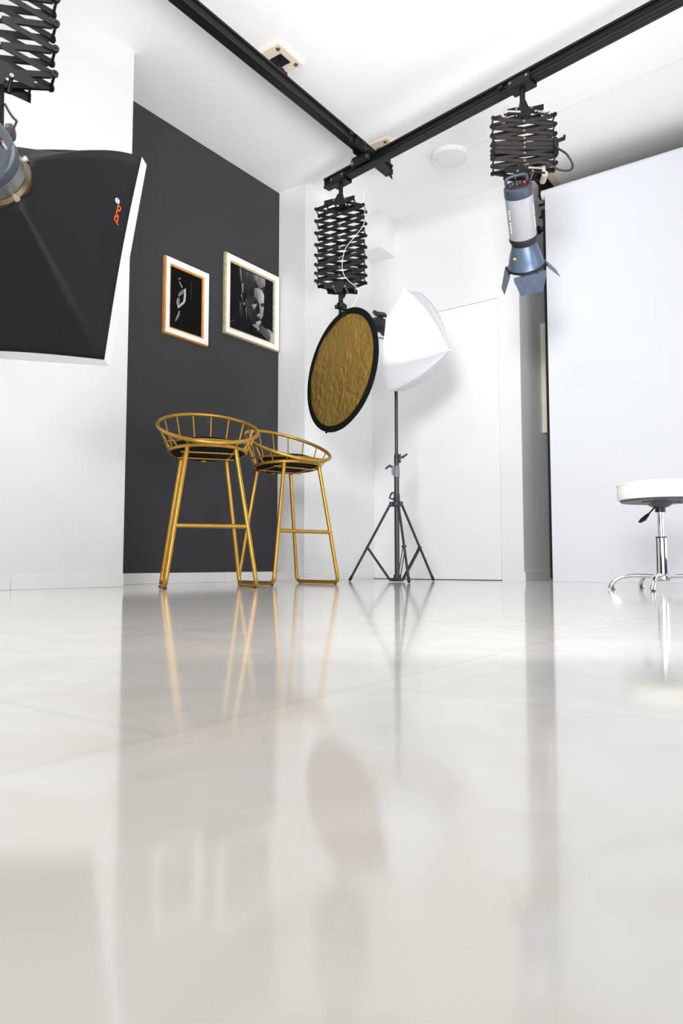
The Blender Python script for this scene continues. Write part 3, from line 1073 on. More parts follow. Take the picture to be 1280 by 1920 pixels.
# printed mark: pro in a circle-R, on the right panel
P1 = RING + SX * .2544 + SU * .4027 + AX * .3728
P2 = RING + SX * .2547 - SU * .4027 + AX * .3725
PA = RING + SX * S0 + SU * S0
e1 = (P2 - P1).normalized()
nn = (P2 - P1).cross(PA - P1).normalized()
e2 = nn.cross(e1)
sgn = 1 if nn.dot(-(P1)) > 0 else -1      # face the room
strokes = [
    [(0.2553, 0.0722), (0.2594, 0.0589), (0.2687, 0.0594), (0.277, 0.0635), (0.2719, 0.0737), (0.2553, 0.0722)],
    [(0.278, 0.073), (0.2894, 0.0744), (0.2953, 0.0594)],
    [(0.3242, 0.0548), (0.3159, 0.0768), (0.2981, 0.075), (0.3033, 0.0615), (0.3175, 0.0629)],
]
from mathutils.bvhtree import BVHTree
right_panel = [o for o in sb.children if o.name.startswith('side_panel')][0]
bvh = BVHTree.FromPolygons([v.co[:] for v in right_panel.data.vertices], [p.vertices[:] for p in right_panel.data.polygons])
def on_panel(u, v):
    p = P1 + e1 * u + e2 * v - RING
    best = None
    for d in (nn, -nn):
        h_ = bvh.ray_cast(p - d * 0.2, d)
        if h_[0] is not None:
            best = h_[0]
            break
    if best is None:
        best = p
    view = (Vector((0, 0, .12)) - RING - best).normalized()
    nrm_ = nn if nn.dot(view) > 0 else -nn
    return best + nrm_ * 0.003
def mark(pts, w, mt, nm):
    m = MB()
    pts2 = []
    for a, b in zip(pts[:-1], pts[1:]):
        for k in range(4):
            pts2.append((a[0] + (b[0] - a[0]) * k / 4, a[1] + (b[1] - a[1]) * k / 4))
    pts2.append(pts[-1])
    m.tube([on_panel(*p) for p in pts2], w, 6)
    m.build(nm, mt, sb)
m = MB()
for st in strokes:
    pts2 = []
    for a, b in zip(st[:-1], st[1:]):
        for k in range(4):
            pts2.append((a[0] + (b[0] - a[0]) * k / 4, a[1] + (b[1] - a[1]) * k / 4))
    pts2.append(st[-1])
    m.tube([on_panel(*p) for p in pts2], 0.0016, 6)
m.build('printed_word', M['orange_ink'], sb)
m = MB()
cu, cv = 0.2455, 0.0797
m.tube([on_panel(cu + 0.0085 * math.cos(2 * PI * k / 20), cv + 0.0085 * math.sin(2 * PI * k / 20)) for k in range(20)], 0.0014, 6, True)
for a, b in (((-.004, .0025), (.004, .0025)), ((-.004, .0025), (-.003, -.002)), ((-.003, -.002), (.0, .0)), ((0, .001), (.004, -.003))):
    m.tube([on_panel(cu + a[1], cv - a[0]), on_panel(cu + b[1], cv - b[0])], 0.0011, 6)
m.build('printed_symbol', M['white_ink'], sb)

ml = empty('studio_strobe', 'grey monolight joined to the back of the black softbox', 'strobe', RING)
m = MB(); m.X = SBL
m.lathe_axis((0, 0, -0.031), (0, 0, -1), [(-0.018, 0.07), (-0.018, 0.086), (0.028, 0.089), (0.03, 0.07)], 40, True, True)
m.build('front_collar', M['silver'], ml, 30)
m = MB(); m.X = SBL
m.lathe_axis((0, 0, -0.066), (0, 0, -1), [(-0.008, 0.05), (-0.008, 0.088), (0.006, 0.095), (0.03, 0.094), (0.034, 0.086)], 40, True, True)
m.build('rim', M['monolight_dark'], ml, 30)
m = MB(); m.X = SBL
# rounded-square shell that tapers to the rear
P, F = [], []
NN = 40
secs = [(0.095, 0.090), (0.12, 0.090), (0.18, 0.084), (0.25, 0.074), (0.31, 0.066), (0.335, 0.055)]
for zz, rr in secs:
    for k in range(NN):
        an = 2 * PI * k / NN
        c, s = math.cos(an), math.sin(an)
        e = (abs(c) ** 3.2 + abs(s) ** 3.2) ** (-1 / 3.2)
        rib = 1 - 0.025 * (1 if (k % 5 == 2) else 0)
        P.append((c * e * rr * .93 * rib, s * e * rr * rib, -zz))
for i in range(len(secs) - 1):
    for k in range(NN):
        k2 = (k + 1) % NN
        F.append((i * NN + k, i * NN + k2, (i + 1) * NN + k2, (i + 1) * NN + k))
F.append(tuple(range(NN)))
F.append(tuple((len(secs) - 1) * NN + k for k in range(NN)))
m.add(P, F)
m.build('body_shell', M['monolight'], ml, 40)
m = MB(); m.X = SBL
m.box((0.0805, 0.006, -0.135), (0.004, 0.020, 0.050), bev=0.001)
m.build('badge', M['black_plastic'], ml)
m = MB(); m.X = SBL
for i, yy in enumerate((0.010, 0.004)):
    m.box((0.083, yy, -0.132), (0.001, 0.003, 0.034 - .006 * i))
m.build('badge_lettering', M['white_ink'], ml)
m = MB(); m.X = SBL; m.cyl((0.0822, 0.006, -0.153), (0.0834, 0.006, -0.153), 0.0025, n=10); m.build('badge_dot', M['red'], ml)
# stirrup, spigot and knob up to the pantograph
C0 = Vector((0, 0, 0))
mid = SBL @ Vector((0.0, 0.085, -0.16))
top = Vector((-2.112, 1.095, 1.56)) - RING
m = MB()
m.bar(mid - Vector((0, 0, .02)), mid + Vector((0, 0, .06)), 0.03, 0.03, bev=0.006)
m.tube(smooth_path([mid + Vector((0, 0, .05)), mid + Vector((-.02, .02, .12)), top - Vector((0, 0, .10)), top + Vector((0, 0, 0.03))], 6), 0.021, 12)
m.cyl(top - Vector((0, 0, .12)), top + Vector((0, 0, .04)), 0.028, 0.024, n=16)
m.build('stirrup', M['black_metal'], ml)
m = MB()
kk = top + Vector((0.03, 0.02, -0.115))
dr = Vector((.81, .586, 0))
kk = kk - dr * .028
m.cyl(kk - dr * .02, kk + dr * .035, 0.006, n=10)
m.lathe_axis(kk + dr * .03, kk + dr * .055, [(0, .010), (.25, .026), (.75, .026), (1, .014)], 9)
m.build('clamp_knob', M['grey_plate'], ml)
m = MB()
q0 = top + Vector((0.02, 0.02, -0.02))
q3 = SBL @ Vector((0.035, 0.085, -0.05))
m.tube(bez(q0, q0 + dr * .05 - Vector((0, 0, .10)), q3 + dr * .03 + Vector((0, 0, .12)), q3, 16), 0.0038, 8)
tag(m.build('sync_cable', M['cable'], None, loc=RING), 'thin black cable beside the grey monolight of the softbox', 'cable')

# ------------------------------------------------------------------ grey strobe with barn doors
CF = Vector((-.5865, .8100, 0))       # camera heading, used only to orient the lamp away from the viewer
CR = Vector((.8100, .5865, 0))
D2 = (Vector((0, 0, -1)) * math.cos(R(45)) + CF * math.sin(R(45)) + CR * 0.27).normalized()
S2 = Vector((-1.395, 3.509, 2.122)) - D2 * 0.005
LX = (CR - D2 * CR.dot(D2)).normalized()
LY = D2.cross(LX).normalized()         # completes the frame
LB_ = fr_m(Vector((0, 0, 0)), LX, LY, D2)   # z along the lamp
st = empty('studio_strobe', 'light grey cylindrical strobe with blue-grey barn doors hanging below the cross rail', 'strobe', S2)
def SM():
    m = MB(); m.X = LB_; return m
m = SM(); m.lathe_axis((0, 0, 0.012), (0, 0, 1), [(0, 0.066), (0.008, 0.074), (0.05, 0.076), (0.056, 0.073)], 40, True, True); m.build('rear_cap', M['strobe_dark'], st, 30)
m = SM(); m.lathe_axis((0, 0, 0.05), (0, 0, 1), [(0, 0.0735), (0.012, 0.0735), (0.235, 0.0735), (0.24, 0.072)], 48, True, True); m.build('body_shell', M['strobe'], st, 30)
m = SM(); m.lathe_axis((0, 0, 0.288), (0, 0, 1), [(0, 0.0735), (0.004, 0.076), (0.018, 0.076), (0.022, 0.070), (0.040, 0.068), (0.046, 0.058)], 40, True, True); m.build('front_collar', M['rubber'], st, 30)
# rear panel: knobs, switches, handle
ysg = -1 if LY.z < 0 else 1
m = SM(); m.lathe_axis((0, 0, 0.008), (0, 0, 1), [(0, 0.058), (0.006, 0.062)], 32, True, True); m.build('rear_panel', M['rubber'], st)
for i, (kx, ky) in enumerate(((-.042, .012), (-.024, -.004), (-.006, .010), (.012, -.004), (-.034, -.016), (.0, -.02))):
    m = SM(); m.cyl((kx, ky, 0.009), (kx, ky, -0.004), 0.0075, 0.0065, n=12); m.build('dial', M['grey_plate'] if i % 2 else M['brass'], st)
m = SM(); m.box((0.034, 0.008, 0.003), (0.014, 0.010, 0.012), bev=0.002); m.build('power_switch', M['red'], st)
m = SM(); m.tube(smooth_path([(-.055, -.03, .012), (-.05, -.034, -.018), (0, -.036, -.024), (.05, -.034, -.018), (.055, -.03, .012)], 6), 0.009, 10); m.build('handle', M['strobe_dark'], st)
# lettering blocks on the flanks
for sx in (-1, 1):
    m = SM()
    for i in range(9):
        an = R(90 + sx * 62) if LY.dot(CF) < 0 else R(-90 - sx * 62)
        zz = 0.125 + i * 0.013 + (0.012 if i > 3 else 0)
        c, s = math.cos(an), math.sin(an)
        m.box((c * .0737, s * .0737, zz), (0.0012, 0.010 if i % 3 else 0.013, 0.008), Matrix.Rotation(an, 3, 'Z'))
    m.build('lettering', M['white_ink'], st)
m = SM(); m.cyl((0, (0.0735 if LY.dot(CF) < 0 else -0.0735), 0.09), (0, (0.0745 if LY.dot(CF) < 0 else -0.0745), 0.09), 0.003, n=10); m.build('screw', M['bolt'], st)
# dish
m = SM()
m.lathe_axis((0, 0, 0.325), (0, 0, 1), [(0, 0.060), (0.012, 0.066), (0.05, 0.080), (0.09, 0.091), (0.125, 0.098), (0.130, 0.101), (0.135, 0.098), (0.135, 0.092), (0.09, 0.084), (0.02, 0.05)], 48, False, True)
m.build('reflector_dish', M['dish'], st, 30)
m = SM(); m.lathe_axis((0, 0, 0.455), (0, 0, 1), [(0, 0.094), (0.0, 0.105), (0.014, 0.105), (0.014, 0.094)], 48, False, True)
m.add([], [])
m.build('barn_door_ring', M['rubber'], st, 30)
near = -1 if LY.dot(CF) > 0 else 1       # local y side that faces the viewer
m = SM(); m.box((-0.066, near * 0.052, 0.385), (0.016, 0.004, 0.012), Matrix.Rotation(R(near * 38), 3, 'Z'), bev=0.001); m.build('yellow_sticker', M['yellow'], st)
def leaf(ax, ay, w0, w1, L, tilt):
    m = SM()
    r0 = 0.104
    base = Vector((ax * r0, ay * r0, 0.468))
    side = Vector((-ay, ax, 0))
    out = Vector((ax, ay, 0))
    d = Vector((0, 0, 1)) * math.cos(tilt) + out * math.sin(tilt)
    nrm = side.cross(d)
    poly = [(-w0, 0), (w0, 0), (w0 * 1.0, 0.022), (w1, L), (-w1, L), (-w0 * 1.0, 0.022)]
    m.prism(poly, base, side, d, nrm, 0.002)
    m.build('barn_door_leaf', M['leaf'], st)
    m = SM()
    m.cyl(base - side * .035, base + side * .035, 0.005, n=10)
    for s in (-1, 1):
        m.cyl(base + side * (s * .035), base + side * (s * .047), 0.007, n=10)
    m.build('hinge', M['rubber'], st)
leaf(0, near, 0.090, 0.062, 0.115, R(4))
leaf(0, -near, 0.072, 0.050, 0.11, R(30))
leaf(-1, 0, 0.072, 0.050, 0.12, R(20))
leaf(1, 0, 0.072, 0.050, 0.11, R(38))
# bracket to the pantograph
m = MB()
pt = Vector((-1.405, 3.626, 2.19)) - S2
m.cyl(pt + Vector((0, 0, 0.05)), pt + Vector((0, 0, -0.06)), 0.014, n=14)
tgt = LB_ @ Vector((0, -near * 0.072, 0.07))
m.bar(pt + Vector((0, 0, -0.045)), tgt, 0.03, 0.03, bev=0.005)
m.box(pt + Vector((0, 0, -0.03)), (0.05, 0.05, 0.05), bev=0.008)
m.build('tilt_bracket', M['black_metal'], st)
# power lead looping on the right of the pantograph
m = MB()
bx = Vector((-1.405, 3.626, 0))
def PR(dx, dy, z):      # offset along the viewer's right / away
    return Vector((-1.405, 3.626, z)) + CR * dx + CF * dy
m.tube(smooth_path([PR(-.03, -.12, 2.20), PR(.02, -.115, 2.225), PR(.09, -.11, 2.228), PR(.16, -.10, 2.198), PR(.215, -.10, 2.195), PR(.232, -.10, 2.225), PR(.20, -.10, 2.285), PR(.155, -.08, 2.335), PR(.15, -.08, 2.38)], 8), 0.0055, 8)
tag(m.build('power_cable', M['cable']), 'black power cable looping out beside the pantograph of the grey strobe', 'cable')
# hook arm on the right of the pantograph
m = MB()
m.bar((0.158, -0.05, 2.372 - 2.728), (0.205, -0.05, 2.388 - 2.728), 0.012, 0.020, bev=0.003)
m.cyl((0.205, -0.05, 2.380 - 2.728), (0.208, -0.05, 2.405 - 2.728), 0.007, n=10)
m.box((0.165, -0.05, 2.34 - 2.728), (0.02, 0.02, 0.08), bev=0.003)
m.build('cable_hook', M['black_metal'], pan_r)

# ------------------------------------------------------------------ gold reflector
RC = Vector((-2.703, 3.722, 1.378))
ncam = Vector((-.83, 0.10, 0.545))      # right, up, towards the viewer
RN = (CR * ncam[0] + Vector((0, 0, 1)) * ncam[1] - CF * ncam[2]).normalized()
RU = Vector((0, 0, 1)) - RN * RN.z
RU.normalize()
RS = RN.cross(RU)
RM = Matrix.Translation(Vector((0, 0, 0))) @ fr_m(Vector((0, 0, 0)), RS, RU, RN)
gr = empty('reflector', 'round gold reflector disc with a black rim hanging from the centre pantograph', 'reflector', RC)
m = MB(); m.X = RM
nr, na = 18, 64
P, F = [], []
rad = 0.385
for i in range(nr + 1):
    for k in range(na):
        r_ = rad * i / nr
        an = 2 * PI * k / na
        x, y = r_ * math.cos(an), r_ * math.sin(an)
        z = 0.012 * (math.sin(7 * x + 3 * y) * 0.5 + math.sin(4 * y - 2 * x)) * (1 - (i / nr) ** 2) + 0.003 * math.sin(19 * x + 11 * y + 2 * math.sin(13 * y))
        P.append((x, y, z))
for i in range(nr):
    for k in range(na):
        k2 = (k + 1) % na
        F.append((i * na + k, (i + 1) * na + k, (i + 1) * na + k2, i * na + k2))
m.add(P, F)
m.build('gold_cloth', M['foil'], gr, 180)
m = MB(); m.X = RM
pts = [(0.392 * math.cos(2 * PI * k / 72), 0.392 * math.sin(2 * PI * k / 72), 0) for k in range(72)]
P, F = [], []
sec = [(-0.024, 0.006), (0.0, 0.008), (0.016, 0.004), (0.016, -0.004), (0.0, -0.008), (-0.024, -0.006)]
for k in range(72):
    an = 2 * PI * k / 72
    for dr_, dz in sec:
        P.append(((0.394 + dr_) * math.cos(an), (0.394 + dr_) * math.sin(an), dz))
for k in range(72):
    k2 = (k + 1) % 72
    for q in range(6):
        q2 = (q + 1) % 6
        F.append((k * 6 + q, k2 * 6 + q, k2 * 6 + q2, k * 6 + q2))
m.add(P, F)
m.build('rim', M['velvet'], gr, 50)
m = MB(); m.X = RM
m.lathe_axis((0, 0, -0.024), (0, 0, 1), [(0, 0.385), (0.001, 0.388)], 64, True, True)
m.build('back_cloth', M['velvet'], gr)
m = MB(); m.X = RM
m.box((0.12, -0.37, -0.012), (0.02, 0.06, 0.004), Matrix.Rotation(R(20), 3, 'Z'))
m.build('hanging_tab', M['velvet'], gr)
# gripping spigot from pantograph to the rim
m = MB()
topz = 1.975 - 0.04
px_, py_ = -2.79, 3.846
rim_top = RM @ Vector((0.0, 0.385, -0.004)) + RC
m.cyl((px_, py_, topz + 0.03), (px_, py_, topz - 0.05), 0.016, n=14)
m.box((px_, py_, topz - 0.075), (0.05, 0.05, 0.055), bev=0.012)
m.cyl((px_ - .035, py_ - .02, topz - 0.08), (px_ + .035, py_ + .02, topz - 0.08), 0.014, n=12)
m.sphere((px_ + .02, py_ + .01, topz - 0.09), 0.02, 12)
m.tube(smooth_path([(px_, py_, topz - 0.09), (px_, py_ - .005, topz - 0.14), tuple((Vector((px_, py_, topz - .15)) + rim_top) / 2 + Vector((0, 0, -.01))), tuple(rim_top)], 6), 0.012, 10)
m.box(tuple(rim_top), (0.04, 0.03, 0.04), bev=0.006)
tag(m.build('spigot_clamp', M['black_metal']), 'black spigot clamp gripping the top of the gold reflector', 'clamp')
# white cord hanging down the centre pantograph
m = MB()
def PMd(dx, dy, z):
    return Vector((px_, py_, z)) + CR * dx + CF * dy
cord = [PMd(.165, -.06, 2.64), PMd(.15, -.07, 2.55), PMd(.162, -.08, 2.46), PMd(.150, -.09, 2.38), PMd(.095, -.10, 2.30), PMd(.035, -.105, 2.22), PMd(.01, -.105, 2.13), PMd(.015, -.1, 2.05), PMd(.05, -.09, 2.0),
        PMd(.11, -.08, 1.95), PMd(.115, -.08, 1.90), PMd(.06, -.10, 1.80), PMd(.03, -.14, 1.745)]
m.tube(smooth_path(cord, 6), 0.0022, 6)
tag(m.build('cord', M['string']), 'thin white cord dangling in front of the centre pantograph', 'cord')

# ------------------------------------------------------------------ umbrella, its light and stand
UA = Vector((.942, .165, -.293)).normalized()
UC = Vector((-2.444, 4.095, 1.611))
UR = Vector((.173, -.985, 0)); UR = (UR - UA * UR.dot(UA)).normalized()
UU = Vector((.289, .051, .956)); UU = (UU - UA * UU.dot(UA) - UR * UU.dot(UR)).normalized()
UM = fr_m(Vector((0, 0, 0)), UR, UU, UA)
RAD, UH, ROT = 0.362, 0.325, 0.644
um = empty('photo_umbrella', 'white shoot-through umbrella on the dark light stand', 'umbrella', UC)
m = MB(); m.X = UM
n8, nt_, nq = 8, 12, 8
P, F = [], []
def tip(k):
    a = ROT + k * PI / 4
    return Vector((math.sin(a), math.cos(a), 0)) * RAD
for k in range(n8):
    for j in range(nq):
        q = j / nq
        for i in range(nt_ + 1):
            t = i / nt_
            # rib curve: apex to tip, bowed outward
            def rib(kk):
                r_ = math.sin(t * PI * 0.5 * 0.92) / math.sin(PI * 0.5 * 0.92) if t > 0 else 0
                r_ = 0.55 * t + 0.45 * r_
                zz = UH * (1 - (0.62 * t + 0.38 * t * t))
                d = tip(kk) * r_
                return Vector((d.x, d.y, zz))
            a, b = rib(k), rib(k + 1)
            p = a + (b - a) * q
            scal = 4 * q * (1 - q)
            p = p - Vector((p.x, p.y, 0)) * (0.012 * scal * t) + Vector((0, 0, 0.006 * scal * t * t)) - Vector((0, 0, 0.012 * scal * math.sin(PI * t)))
            P.append(p)
nc = n8 * nq
for c in range(nc):
    c2 = (c + 1) % nc
    for i in range(nt_):
        F.append((c * (nt_ + 1) + i, c * (nt_ + 1) + i + 1, c2 * (nt_ + 1) + i + 1, c2 * (nt_ + 1) + i))
m.add(P, F)
m.build('canopy', M['umbrella'], um, 60)
for k in range(8):
    m = MB(); m.X = UM
    pts = []
    for i in range(nt_ + 1):
        t = i / nt_
        r_ = math.sin(t * PI * 0.5 * 0.92) / math.sin(PI * 0.5 * 0.92)
        r_ = 0.55 * t + 0.45 * r_
        d = tip(k) * r_
        pts.append(Vector((d.x, d.y, UH * (1 - (0.62 * t + 0.38 * t * t)) - 0.004)))
    m.tube(pts, 0.0022, 6)
    e = pts[-1]; dd = (pts[-1] - pts[-2]).normalized()
    m.cyl(e, e + dd * 0.012, 0.0032, n=8)
    m.build('rib', M['white_ink'], um)
m = MB(); m.X = UM
m.cyl((0, 0, -0.27), (0, 0, UH - 0.01), 0.0042, n=10)
m.build('shaft', M['silver'], um)
m = MB(); m.X = UM
m.cyl((0, 0, UH - 0.012), (0, 0, UH + 0.018), 0.006, 0.004, n=10)
m.build('ferrule', M['white_ink'], um)

# stand
SP = Vector((-2.577, 4.205, 0.0))
ls = empty('light_stand', 'dark grey tripod light stand holding the white umbrella', 'light stand', SP)
m = MB()
m.cyl((0, 0, 0.004), (0, 0, 0.73), 0.0172, n=18)
m.build('lower_tube', M['stand'], ls)
m = MB(); m.cyl((0, 0, 0.70), (0, 0, 0.88), 0.0145, n=18); m.build('middle_tube', M['stand'], ls)
m = MB(); m.cyl((0, 0, 0.86), (0, 0, 1.60), 0.0115, n=18); m.build('upper_tube', M['stand'], ls)
def lock(z0, z1, r_, sx, zt, mname):
    m = MB()
    m.lathe_axis((0, 0, z0), (0, 0, z1), [(0, r_), (0.05, r_ * 1.05), (0.95, r_ * 1.05), (1, r_ * .96)], 18)
    m.box((sx * (r_ + .006), 0, (z0 + z1) / 2 + 0.01), (0.014, 0.03, abs(z1 - z0) * .8), bev=0.003)
    c = m.build('lock_collar', M[mname], ls)
    l = MB()
    p = Vector((sx * (r_ + .012), 0, zt))
    l.cyl(p - Vector((sx * .006, 0, 0)), p + Vector((sx * .012, 0, 0)), 0.008, n=12)
    l.tube([p + Vector((sx * .01, 0, -.004)), p + Vector((sx * .022, 0, .006)), p + Vector((sx * .045, 0, .022))] if sx > 0 else
           [p + Vector((-.008, 0, .008)), p + Vector((-.020, 0, .004)), p + Vector((-.045, 0, -.016))], [0.010, 0.0075, 0.007], 10)
    l.build('lock_lever', M['stand_plastic'], ls)
ls.rotation_euler = (0, 0, R(35.9))
lock(0.800, 0.873, 0.0165, 1, 0.855, 'stand_plastic')
lock(0.716, 0.794, 0.0200, -1, 0.790, 'grip')
m = MB()
m.lathe_axis((0, 0, 0.515), (0, 0, 0.60), [(0, 0.034), (0.02, 0.036), (0.34, 0.036), (0.38, 0.026), (0.45, 0.022), (1, 0.021)], 20)
for an in (90 - 172, 90 - 52, 90 + 68):
    c, s = math.cos(R(an - 90)), math.sin(R(an - 90))
    m.bar((c * .02, s * .02, 0.530), (c * .052, s * .052, 0.530), 0.026, 0.034, bev=0.004)
m.tube([(-.02, 0, .565), (-.05, 0, .572), (-.036, 0, .606), (-.018, 0, .610)], 0.007, 8)
m.build('leg_collar', M['stand_plastic'], ls)
m = MB()
m.lathe_axis((0, 0, 0.004), (0, 0, 0.05), [(0, 0.040), (0.3, 0.042), (0.36, 0.028), (1, 0.024)], 18)
for an in (-82, 38, 158):
    c, s = math.cos(R(an)), math.sin(R(an))
    m.bar((c * .02, s * .02, 0.016), (c * .058, s * .058, 0.016), 0.024, 0.022, bev=0.003)
m.build('spreader_collar', M['stand_plastic'], ls)
for an in (-82, 38, 158):
    c, s = math.cos(R(an)), math.sin(R(an))
    lg = MB()
    a = Vector((c * .05, s * .05, 0.525)); b = Vector((c * .345, s * .345, 0.012))
    lg.cyl(a, b, 0.0088, n=12)
    o = lg.build('leg', M['stand'], ls)
    ft = MB()
    ft.cyl(b + (a - b).normalized() * 0.03, b, 0.0105, n=12)
    ft.sphere(b, 0.0110, 12)
    ft.build('rubber_foot', M['rubber'], o)
    br_ = MB()
    mid_ = a + (b - a) * 0.56
    br_.sphere(mid_, 0.012, 10, (1, 1, .9))
    side = Vector((-s, c, 0))
    br_.cyl(mid_ - side * .016, mid_ + side * .016, 0.006, n=8)
    for sg in (-1, 1):
        br_.bar(mid_ + side * (sg * .008), Vector((c * .055, s * .055, 0.018)) + side * (sg * .008), 0.004, 0.012)
    br_.build('brace', M['stand'], ls)

# lamp head behind the canopy
lh = empty('studio_lamp', 'small dark grey lamp head tucked behind the white umbrella', 'lamp', UC)
LHo = Vector((-2.632, 4.08, 1.765)) - UC
LM = fr_m(LHo, UR, UU, UA)
m = MB(); m.X = LM
m.lathe_axis((0, 0, -0.06), (0, 0, 1), [(0, 0.026), (0.012, 0.042), (0.05, 0.050), (0.10, 0.052), (0.13, 0.056), (0.14, 0.05)], 28, True, True)
m.build('housing', M['stand_plastic'], lh, 30)
m = MB(); m.X = LM
m.box((0, 0.068, -0.012), (0.05, 0.030, 0.085), bev=0.008)
m.box((0, 0.075, -0.055), (0.04, 0.028, 0.03), Matrix.Rotation(R(20), 3, 'X'), bev=0.006)
m.build('top_fin', M['stand_plastic'], lh)
for i in range(3):
    m = MB(); m.X = LM
    m.lathe_axis((0, 0, -0.01 + i * .022), (0, 0, 1), [(0, 0.05), (0.0, 0.054), (0.006, 0.054), (0.006, 0.05)], 28, False, True)
    m.build('vent_ring', M['rubber'], lh)
m = MB()
pb = Vector((-2.577, 4.205, 1.585)) - UC
m.cyl(pb, pb + Vector((0, 0, .05)), 0.019, n=14)
m.bar(pb + Vector((0, 0, .04)), pb + Vector((0.02, -.05, .075)), 0.035, 0.03, bev=0.006)
m.bar(pb + Vector((0.02, -.05, .06)), LHo + UA * .03 - UU * .05, 0.03, 0.02, bev=0.004)
m.build('tilt_bracket', M['stand_plastic'], lh)
m = MB()
b0 = UC + LHo - UA * .055
m.tube(smooth_path([b0, b0 - CR * .03 + Vector((0, 0, .004)), b0 - CR * .06 - Vector((0, 0, .02)), b0 - CR * .072 - Vector((0, 0, .10)), b0 - CR * .10 - Vector((0, 0, .22)), b0 - CR * .14 - Vector((0, 0, .36)), b0 - CR * .16 - Vector((0, 0, .45))], 8), 0.004, 8)
tag(m.build('lamp_cable', M['cable']), 'black cable curving from the lamp head down behind the gold reflector', 'cable')

# ------------------------------------------------------------------ gold bar stools
def make_bar_stool():
    root = empty('bar_stool', '', 'stool')
    g = M['gold']
    tilt = R(2.5)
    def ring_pt(an, r_, zc, tl, yc=0.0):
        x, y = r_ * math.sin(an), r_ * math.cos(an)
        return Vector((x, yc + y, zc + y * math.tan(tl)))
    N = 64
    lower = [ring_pt(2 * PI * k / N, 0.20, 0.712, -tilt) for k in range(N)]
    thin = [ring_pt(2 * PI * k / N, 0.226, 0.752, R(2)) for k in range(N)]
    upper = [ring_pt(2 * PI * k / N, 0.262, 0.846, R(25), 0.004) for k in range(N)]
    m = MB(); m.tube(lower, 0.0095, 12, True); m.build('seat_ring', g, root)
    m = MB(); m.tube(thin, 0.0042, 8, True); m.build('basket_ring', g, root)
    m = MB(); m.tube(upper, 0.0105, 12, True); m.build('top_ring', g, root)
    nrod = 16
    for k in range(nrod):
        an = 2 * PI * (k + .5) / nrod
        if abs(math.atan2(math.sin(an - PI), math.cos(an - PI))) < R(22):
            pass
        a = ring_pt(an, 0.20, 0.712, -tilt)
        b = ring_pt(an, 0.262, 0.846, R(25), 0.004)
        m = MB(); m.cyl(a, b, 0.0042, n=8); m.build('basket_rod', g, root)
    # cushion
    m = MB()
    P, F = [], []
    prof = [(0.0, 0.697), (0.12, 0.697), (0.182, 0.699), (0.190, 0.712), (0.186, 0.735), (0.165, 0.757), (0.12, 0.772), (0.06, 0.779), (0.0, 0.781)]
    n = 48
    for r_, z in prof:
        for k in range(n):
            an = 2 * PI * k / n
            P.append((max(r_, 1e-4) * math.sin(an), max(r_, 1e-4) * math.cos(an), z - r_ * math.cos(an) * math.tan(tilt)))
    for i in range(len(prof) - 1):
        for k in range(n):
            k2 = (k + 1) % n
            F.append((i * n + k, i * n + k2, (i + 1) * n + k2, (i + 1) * n + k))
    m.add(P, F)
    m.build('cushion', M['velvet'], root)
    # under-seat cross bars, clips and tag
    for yy in (-.085, .085):
        m = MB(); zz = 0.693 - yy * math.tan(tilt)
        m.box((0, yy, zz), (0.30, 0.020, 0.006), bev=0.001)
        for xx in (-.11, .11):
            m.cyl((xx, yy, zz), (xx, yy, zz - 0.006), 0.006, n=8)
        m.build('seat_bar', g, root)
    m = MB(); m.box((0.0, -0.198, 0.717), (0.05, 0.003, 0.012)); m.build('metal_tag', M['silver'], root)
    m = MB(); m.box((0, 0.178, 0.689), (0.03, 0.03, 0.012), bev=0.002); m.build('seat_bracket', g, root)
    # sled legs
    for sx in (-1, 1):
        ft = Vector((sx * .122, -.155, 0.716)); fb = Vector((sx * .226, -.215, 0.0)); rbm = Vector((sx * .215, .215, 0.0)); rt_ = Vector((sx * .122, .155, 0.702))
        z0 = 0.0125
        dl = (ft - fb).normalized(); dr2 = (rt_ - rbm).normalized()
        fb2 = fb + Vector((0, 0, z0)); rb2 = rbm + Vector((0, 0, z0))
        pts = [ft, fb2 + dl * 0.3, fb2 + dl * 0.05] + bez(fb2 + dl * .045, fb2 + dl * .012, fb2 + Vector((0, .012, 0)), fb2 + Vector((0, .045, 0)), 6)
        m = MB(); m.tube(pts, 0.0112, 12); lo = m.build('leg', g, root)
        m = MB(); m.tube([fb2 + Vector((0, .045, 0)), rb2 - Vector((0, .045, 0))], 0.0112, 12); m.build('runner', g, root)
        pts = bez(rb2 - Vector((0, .045, 0)), rb2 - Vector((0, .012, 0)), rb2 + dr2 * .012, rb2 + dr2 * .045, 6) + [rb2 + dr2 * .3, rt_]
        m = MB(); m.tube(pts, 0.0112, 12); m.build('leg', g, root)
        m = MB(); m.tube([ft - Vector((0, 0, .006)), rt_ - Vector((0, 0, .006))], 0.0095, 10); m.build('side_rail', g, root)
        for yy in (-.19, .19):
            m = MB(); m.cyl((sx * .222, yy, 0.0002), (sx * .222, yy, 0.006), 0.008, n=10); m.build('glide', M['rubber'], root)
    t = (0.31 - 0.0) / 0.716
    fx = .226 + (.122 - .226) * t; fy = -.215 + (-.155 + .215) * t
    m = MB(); m.cyl((-fx, fy, 0.312), (fx, fy, 0.312), 0.0112, n=12); m.build('footrest', g, root)
    return root
stool = make_bar_stool()
stool['label'] = 'gold wire bar stool standing fully in front of the dark wall'
stool['group'] = 'gold bar stools'
stool2 = copy_tree(stool)
stool2['label'] = 'gold wire bar stool straddling the edge of the dark wall, behind the other'
def place_stool(o, cx, cy, rot):
    o.location = (cx, cy, 0)
    o.rotation_euler = (0, 0, rot)
r1 = R(54)
mid1 = (Vector((-2.802, 2.353, 0)) + Vector((-2.485, 2.680, 0))) / 2
